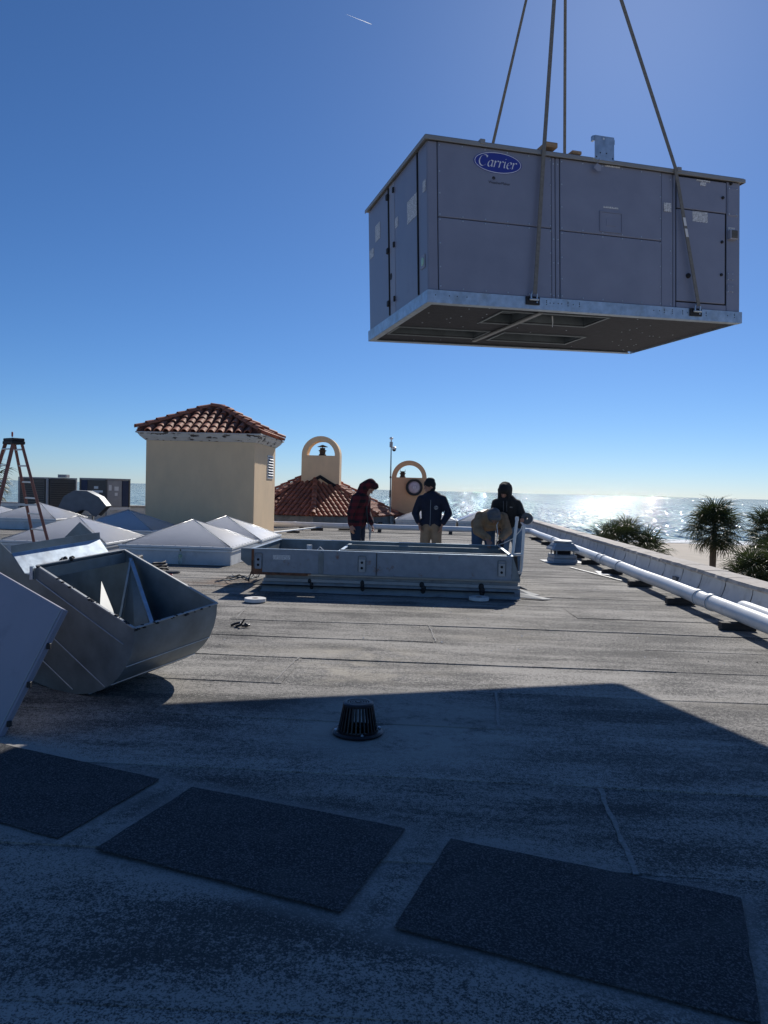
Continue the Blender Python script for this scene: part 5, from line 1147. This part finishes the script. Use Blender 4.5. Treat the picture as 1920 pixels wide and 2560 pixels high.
o = MB(); o.capsule((.10, -.17, .92), (.09, -.21, .78), .035, .05, .5); o.capsule((.09, -.21, .78), (.10, -.20, .62), .045, .025, .5); blob('rag', o, 'rag', t, .010, 2, .03, .05)
MB().ribbon([(-.02, -.165, 1.30), (-.02, -.18, 1.15), (0.0, -.19, 1.02), (.02, -.19, .92)], (.03, 0, 0), (0, .006, 0)).build('neck_lining', 'black_fabric', jk)

# -- person in black hooded sweatshirt holding a tape roll
t = thing('person', 'person in black hooded sweatshirt and blue jeans, holding a tape roll', 'person', (1.50, 13.72, 0), R(-6))
b = MB(); hc = V((-.10, -.12, 1.585)); hf, hu = V((-.25, -.85, -.45)), V((-.05, -.35, .93))
limb(b, [(.03, .02, .95), (0, -.0, 1.18), (-.05, -.05, 1.38)], [.14, .14, .13], .72, (1, 0, 0)); limb(b, [(-.06, -.05, 1.40), (-.09, -.09, 1.52)], [.065, .06]); head(b, hc, hf, hu)
AR = {-1: [(-.24, -.04, 1.37), (-.31, -.02, 1.08), (-.22, -.22, .93)], 1: [(.13, -.04, 1.37), (.235, -.07, 1.13), (.215, -.27, 1.10)]}
for k in (-1, 1):
    limb(b, AR[k], [.05, .04, .028]); hand(b, AR[k][2], (.25, -.9, -.1) if k > 0 else (.2, -.6, -.7), (0, -.1, 1) if k > 0 else (.8, -.4, .2), (1, .2, 0) if k > 0 else (-.6, -.6, .5), 1.05, .7)
    limb(b, [(.03 + k * .09, .03, .92), (.04 + k * .12, -.02, .5), (.04 + k * .14, .04, .09)], [.085, .06, .045])
blob('body', b, 'skin', t, .009, 2); eyes(t, hc, hf, hu)
j = MB(); limb(j, [(.02, .02, .98), (0, -.0, 1.18), (-.05, -.045, 1.36)], [.19, .195, .20], .76, (1, 0, 0)); j.capsule((-.09, .02, .95), (.12, .02, .95), .125, .125); j.capsule((-.20, -.04, 1.385), (.09, -.04, 1.385), .088, .088); j.capsule((-.06, -.02, 1.42), (-.08, -.05, 1.50), .12, .10)
for k in (-1, 1): limb(j, AR[k][:2] + [tuple(V(AR[k][2]) + V((0, .03, .01)))], [.092, .078, .056])
jk = blob('sweatshirt', j, 'black_fabric', t, .013, 4, .018, .09)
for x in (-.115, -.055): MB().tube([(x, -.215, 1.42), (x, -.225, 1.32), (x + .005, -.215, 1.23)], .005, 5).build('drawstring', 'grey_fabric', jk)
MB().box((.0, -.212, 1.31), (.05, -.206, 1.317)).build('chest_mark', 'rag', jk)
h_ = MB()
u, f = hu.normalized(), hf.normalized(); sd_ = f.cross(u)
h_.capsule(hc + u * .05 - f * .05, hc + u * .075 + f * .03, .128, .105, 1, sd_); h_.capsule(hc - u * .05 - f * .07, hc + u * .02 - f * .06, .12, .13, 1, sd_)
for k in (-1, 1): h_.capsule(hc + u * .06 + f * .04 + sd_ * k * .08, hc - u * .10 + f * .05 + sd_ * k * .085, .038, .036)
h_.capsule(hc - u * .13 + f * .05 - sd_ * .05, hc - u * .13 + f * .05 + sd_ * .05, .04, .04)
blob('hood', h_, 'black_fabric', t, .011, 3, .01, .06)
p_ = MB(); p_.capsule((-.045, .02, .93), (.105, .02, .93), .13, .13, 1, (0, 0, 1))
for k in (-1, 1): limb(p_, [(.03 + k * .10, .02, .90), (.04 + k * .125, -.02, .5), (.04 + k * .14, .04, .10)], [.118, .092, .078])
blob('jeans', p_, 'denim_light', t, .013, 3, .014, .08); boots(t, [(-.10, 0, 0), (.18, 0, 0)])
tp = thing('tape_roll', 'grey and white tape roll held in the hand of the black sweatshirt', 'tape roll', (1.775, 13.33, 1.12)); tp.rotation_euler = (R(82), 0, R(-28))
MB().lathe([(.03, 0), (.098, 0), (.104, .006), (.104, .03), (.03, .03)], 30, close=True).build('tape', 'foam_grey', tp, smooth=True); MB().lathe([(.03, -.032), (.104, -.032), (.106, -.016), (.104, -.002), (.03, -.002)], 30, close=True).build('white_layer', 'tape_white', tp, smooth=True); MB().lathe([(.020, -.033), (.0298, -.033), (.0298, .031), (.020, .031)], 18, close=True).build('core', 'ink', tp)

# -- person in tan work jacket bending over the curb
t = thing('person', 'person in tan work jacket and grey hood bending over the roof curb', 'person', (1.02, 13.72, 0), R(0))
b = MB(); hc = V((.155, -.50, 1.145)); hf, hu = V((0, -.35, -.93)), V((0, -.95, .3))
limb(b, [(.02, .15, .95), (.08, -.05, 1.08), (.13, -.25, 1.15)], [.14, .14, .13], .75, (1, 0, 0)); limb(b, [(.13, -.28, 1.15), (.15, -.42, 1.16)], [.07, .06]); head(b, hc, hf, hu)
AR = {-1: [(-.07, -.24, 1.12), (-.12, -.42, .88), (.05, -.60, .735)], 1: [(.33, -.24, 1.12), (.41, -.36, .88), (.29, -.63, .735)]}
for k in (-1, 1):
    limb(b, AR[k], [.05, .04, .028]); hand(b, AR[k][2], (.1 * -k, -.6, -.5), (-k, 0, .1), (0, -.3, .9), 1.05, .5)
    limb(b, [(.02 + k * .10, .14, .92), (.02 + k * .12, .02, .5), (.02 + k * .14, .08, .09)], [.085, .06, .045])
blob('body', b, 'skin', t, .009, 2); eyes(t, hc, hf, hu)
j = MB(); limb(j, [(.03, .12, .97), (.08, -.06, 1.06), (.13, -.24, 1.11)], [.18, .195, .205], .8, (1, 0, 0)); j.capsule((-.05, -.24, 1.12), (.31, -.24, 1.12), .10, .10); j.capsule((-.08, .12, .97), (.14, .12, .97), .14, .14); j.capsule((.13, -.27, 1.10), (.15, -.38, 1.10), .13, .11); j.capsule((.05, -.24, .98), (.2, -.22, 1.0), .12, .12)
for k in (-1, 1): limb(j, AR[k][:2] + [tuple(V(AR[k][2]) + V((0, .04, .03)))], [.105, .092, .062])
blob('work_jacket', j, 'tan_fabric', t, .013, 4, .026, .09)
h_ = MB(); u, f = hu.normalized(), hf.normalized(); sd_ = V((1, 0, 0)); h_.capsule(hc - V((0, -.04, 0)) + u * .01, hc + V((0, .0, .035)) + u * .04, .118, .112, 1, sd_); h_.capsule(hc + V((0, .12, .03)), hc + V((0, .02, .04)), .12, .12); h_.capsule(hc + u * .1 + f * .06 - sd_ * .07, hc + u * .1 + f * .06 + sd_ * .07, .045, .045)
blob('hood', h_, 'grey_fabric', t, .011, 3, .01, .06)
p_ = MB(); p_.capsule((-.06, .14, .93), (.10, .14, .93), .13, .13, 1, (0, 0, 1))
for k in (-1, 1): limb(p_, [(.02 + k * .105, .13, .90), (.02 + k * .125, .02, .5), (.02 + k * .14, .08, .10)], [.12, .092, .078])
blob('jeans', p_, 'denim', t, .013, 3, .014, .08); boots(t, [(-.12, .05, 0), (.16, .05, 0)])
gl_ = MB(); hand(gl_, V(AR[1][2]) + V((0, .02, .01)), (-.1, -.6, -.5), (-1, 0, .1), (0, -.3, .9), 1.35, .5); blob('work_glove', gl_, 'black_fabric', t, .009, 2)

# ------------------------------------------------------------------ palms and dune plants
def frond_mesh(seed, n=26, pet=.9, fl=.95, mat='frond'):
    rnd = random.Random(seed); mb = MB()
    mb.tube([(0, 0, 0), (0, pet * .5, .05), (0, pet, 0)], [.022, .016, .012], 4)
    for i in range(n):
        a = R(-118 + 236 * i / (n - 1)) + rnd.uniform(-.04, .04); L = fl * (1 - .28 * abs(a / R(118)) ** 2) * rnd.uniform(.86, 1.08)
        d = V((math.sin(a), math.cos(a), 0)); s = V((math.cos(a), -math.sin(a), 0)); o = V((0, pet - .05 + .10 * math.cos(a), .0)); dr_ = rnd.uniform(.28, .6)
        P = [o, o + d * L * .4 + V((0, 0, .07)), o + d * L * .75 + V((0, 0, -.03 * dr_)), o + d * L + V((rnd.uniform(-.03, .03), 0, -L * dr_ * .75))]; wds = [.008, .024, .018, .002]; vs = []
        tw_ = V((0, 0, .5))
        for p, w_ in zip(P, wds): vs += [p - (s + tw_ * (1 if i % 2 else -1)).normalized() * w_, p + (s + tw_ * (1 if i % 2 else -1)).normalized() * w_]
        mb.add(vs, [(2 * k, 2 * k + 1, 2 * k + 3, 2 * k + 2) for k in range(3)])
    return mb.mesh('frond', mat)
FR = [frond_mesh(i) for i in range(4)]; FD = [frond_mesh(9, 20, .7, .75, 'frond_dry')]
def palm(x, y, ztop, label, h=None, n=52, s=1.0, lo=-60, hi=85, lean=0, group=None, trunk_r=.19, base=GZ, name='palm_tree'):
    rnd = random.Random(int(x * 100) + int(y)); t = thing(name, label, 'palm', (x, y, base), rnd.uniform(0, 6), group); H = ztop - base
    P = [(lean * (k / 10) ** 2, 0, H * k / 10) for k in range(11)]
    MB().tube(P, [trunk_r * (1.25 - .25 * k / 10) * rnd.uniform(.94, 1.06) for k in range(11)], 12).build('trunk', 'trunk', t, smooth=2)
    for k in range(n):
        el_ = R(lo + (hi - lo) * ((k + .5) / n) ** .85); az_ = k * 2.39996 + rnd.uniform(-.25, .25)
        me = rnd.choice(FR) if el_ > R(-42) or not FD else FD[0]
        mw = Matrix.Translation((lean, 0, H + .15 * math.sin(el_))) @ Matrix.Rotation(az_, 4, 'Z') @ Matrix.Rotation(el_, 4, 'X') @ Matrix.Rotation(rnd.uniform(-.5, .5), 4, 'Y') @ Matrix.Scale(s * rnd.uniform(.85, 1.12), 4)
        link('frond', me, t, mw=mw)
palm(18.12, 48, -.55, 'tall palm standing alone on the beach right of the parapet', n=64, s=1.14)
palm(20.6, 46, -.55, 'palm crown cut off by the right edge of the picture', n=46, s=.95, group='palms at the right edge')
palm(11.05, 45.2, -1.75, 'left trunk of the three stemmed palm clump above the parapet', n=17, s=1.0, lo=0, trunk_r=.15, group='palm clump above the parapet')
palm(12.1, 45.6, -1.5, 'middle trunk of the three stemmed palm clump above the parapet', n=18, s=1.05, lo=5, trunk_r=.15, group='palm clump above the parapet')
palm(13.05, 44.8, -2.1, 'right trunk of the three stemmed palm clump above the parapet', n=20, s=1.05, lo=-25, trunk_r=.15, group='palm clump above the parapet')
palm(17.25, 40.5, -2.9, 'bushy palm in front of the lone palm, left one', n=34, s=1.0, lo=-50, trunk_r=.16, group='bushy palms behind the parapet')
palm(18.35, 39.6, -2.5, 'bushy palm in front of the lone palm, at the right edge', n=38, s=1.05, lo=-55, trunk_r=.16, group='bushy palms behind the parapet')
palm(19.2, 42.0, -2.1, 'bushy palm behind the others at the right edge', n=38, s=1.0, lo=-55, trunk_r=.16, group='bushy palms behind the parapet')
palm(-25.1, 40, 1.2, 'palm crown peeking in at the far left edge behind the ladder', n=44, s=1.05)
mb = MB(); rnd = random.Random(77)                                    # dune grass between the palms
for i in range(5200):
    x, y = rnd.gauss(15.6, 1.3), rnd.gauss(43.0, 1.2); z0 = -3.7 + rnd.uniform(-.5, .2); L = rnd.uniform(.7, 1.35); a = rnd.uniform(0, 6.28); l_ = rnd.uniform(.1, .55)
    d = V((math.cos(a) * l_, math.sin(a) * l_, 1)).normalized(); s = V((-math.sin(a), math.cos(a), 0)) * rnd.uniform(.008, .02); p = V((x, y, z0))
    mb.add([p - s, p + s, p + d * L * .6 + s * .7, p + d * L * .6 - s * .7, p + d * L + V((math.cos(a), math.sin(a), -.2)) * .2], [(0, 1, 2, 3), (3, 2, 4)])
o = mb.build('dune_grass', 'grass'); o['kind'] = 'stuff'; o['label'] = 'yellow green dune grass at the foot of the lone palm'
mb = MB(); nx, ny = 24, 16
for j in range(ny + 1):
    for i in range(nx + 1):
        x, y = 9 + 16 * i / nx, 38.6 + 14 * j / ny; e = min(i, nx - i) / nx * 2; f = min(j, ny - j) / ny * 2
        mb.v.append((x, y, GZ - .2 + 5.3 * min(1, e * 1.6) * min(1, f * 1.5) + .25 * math.sin(x * 1.3 + y)))
for j in range(ny):
    for i in range(nx): a = j * (nx + 1) + i; mb.f.append((a, a + 1, a + nx + 2, a + nx + 1))
struct(mb.build('dune', 'sand', smooth=2))

# ------------------------------------------------------------------ contrail
ca, cb_ = V((-379.6, 3000, 1896.6)), V((-277.5, 3000, 1856.3))
tag(MB().tube([ca, ca.lerp(cb_, .5), ca.lerp(cb_, .85), cb_], [.3, .7, 1.3, .9], 8).build('contrail', 'contrail', None, smooth=2), 'short white contrail high in the blue sky', 'contrail')
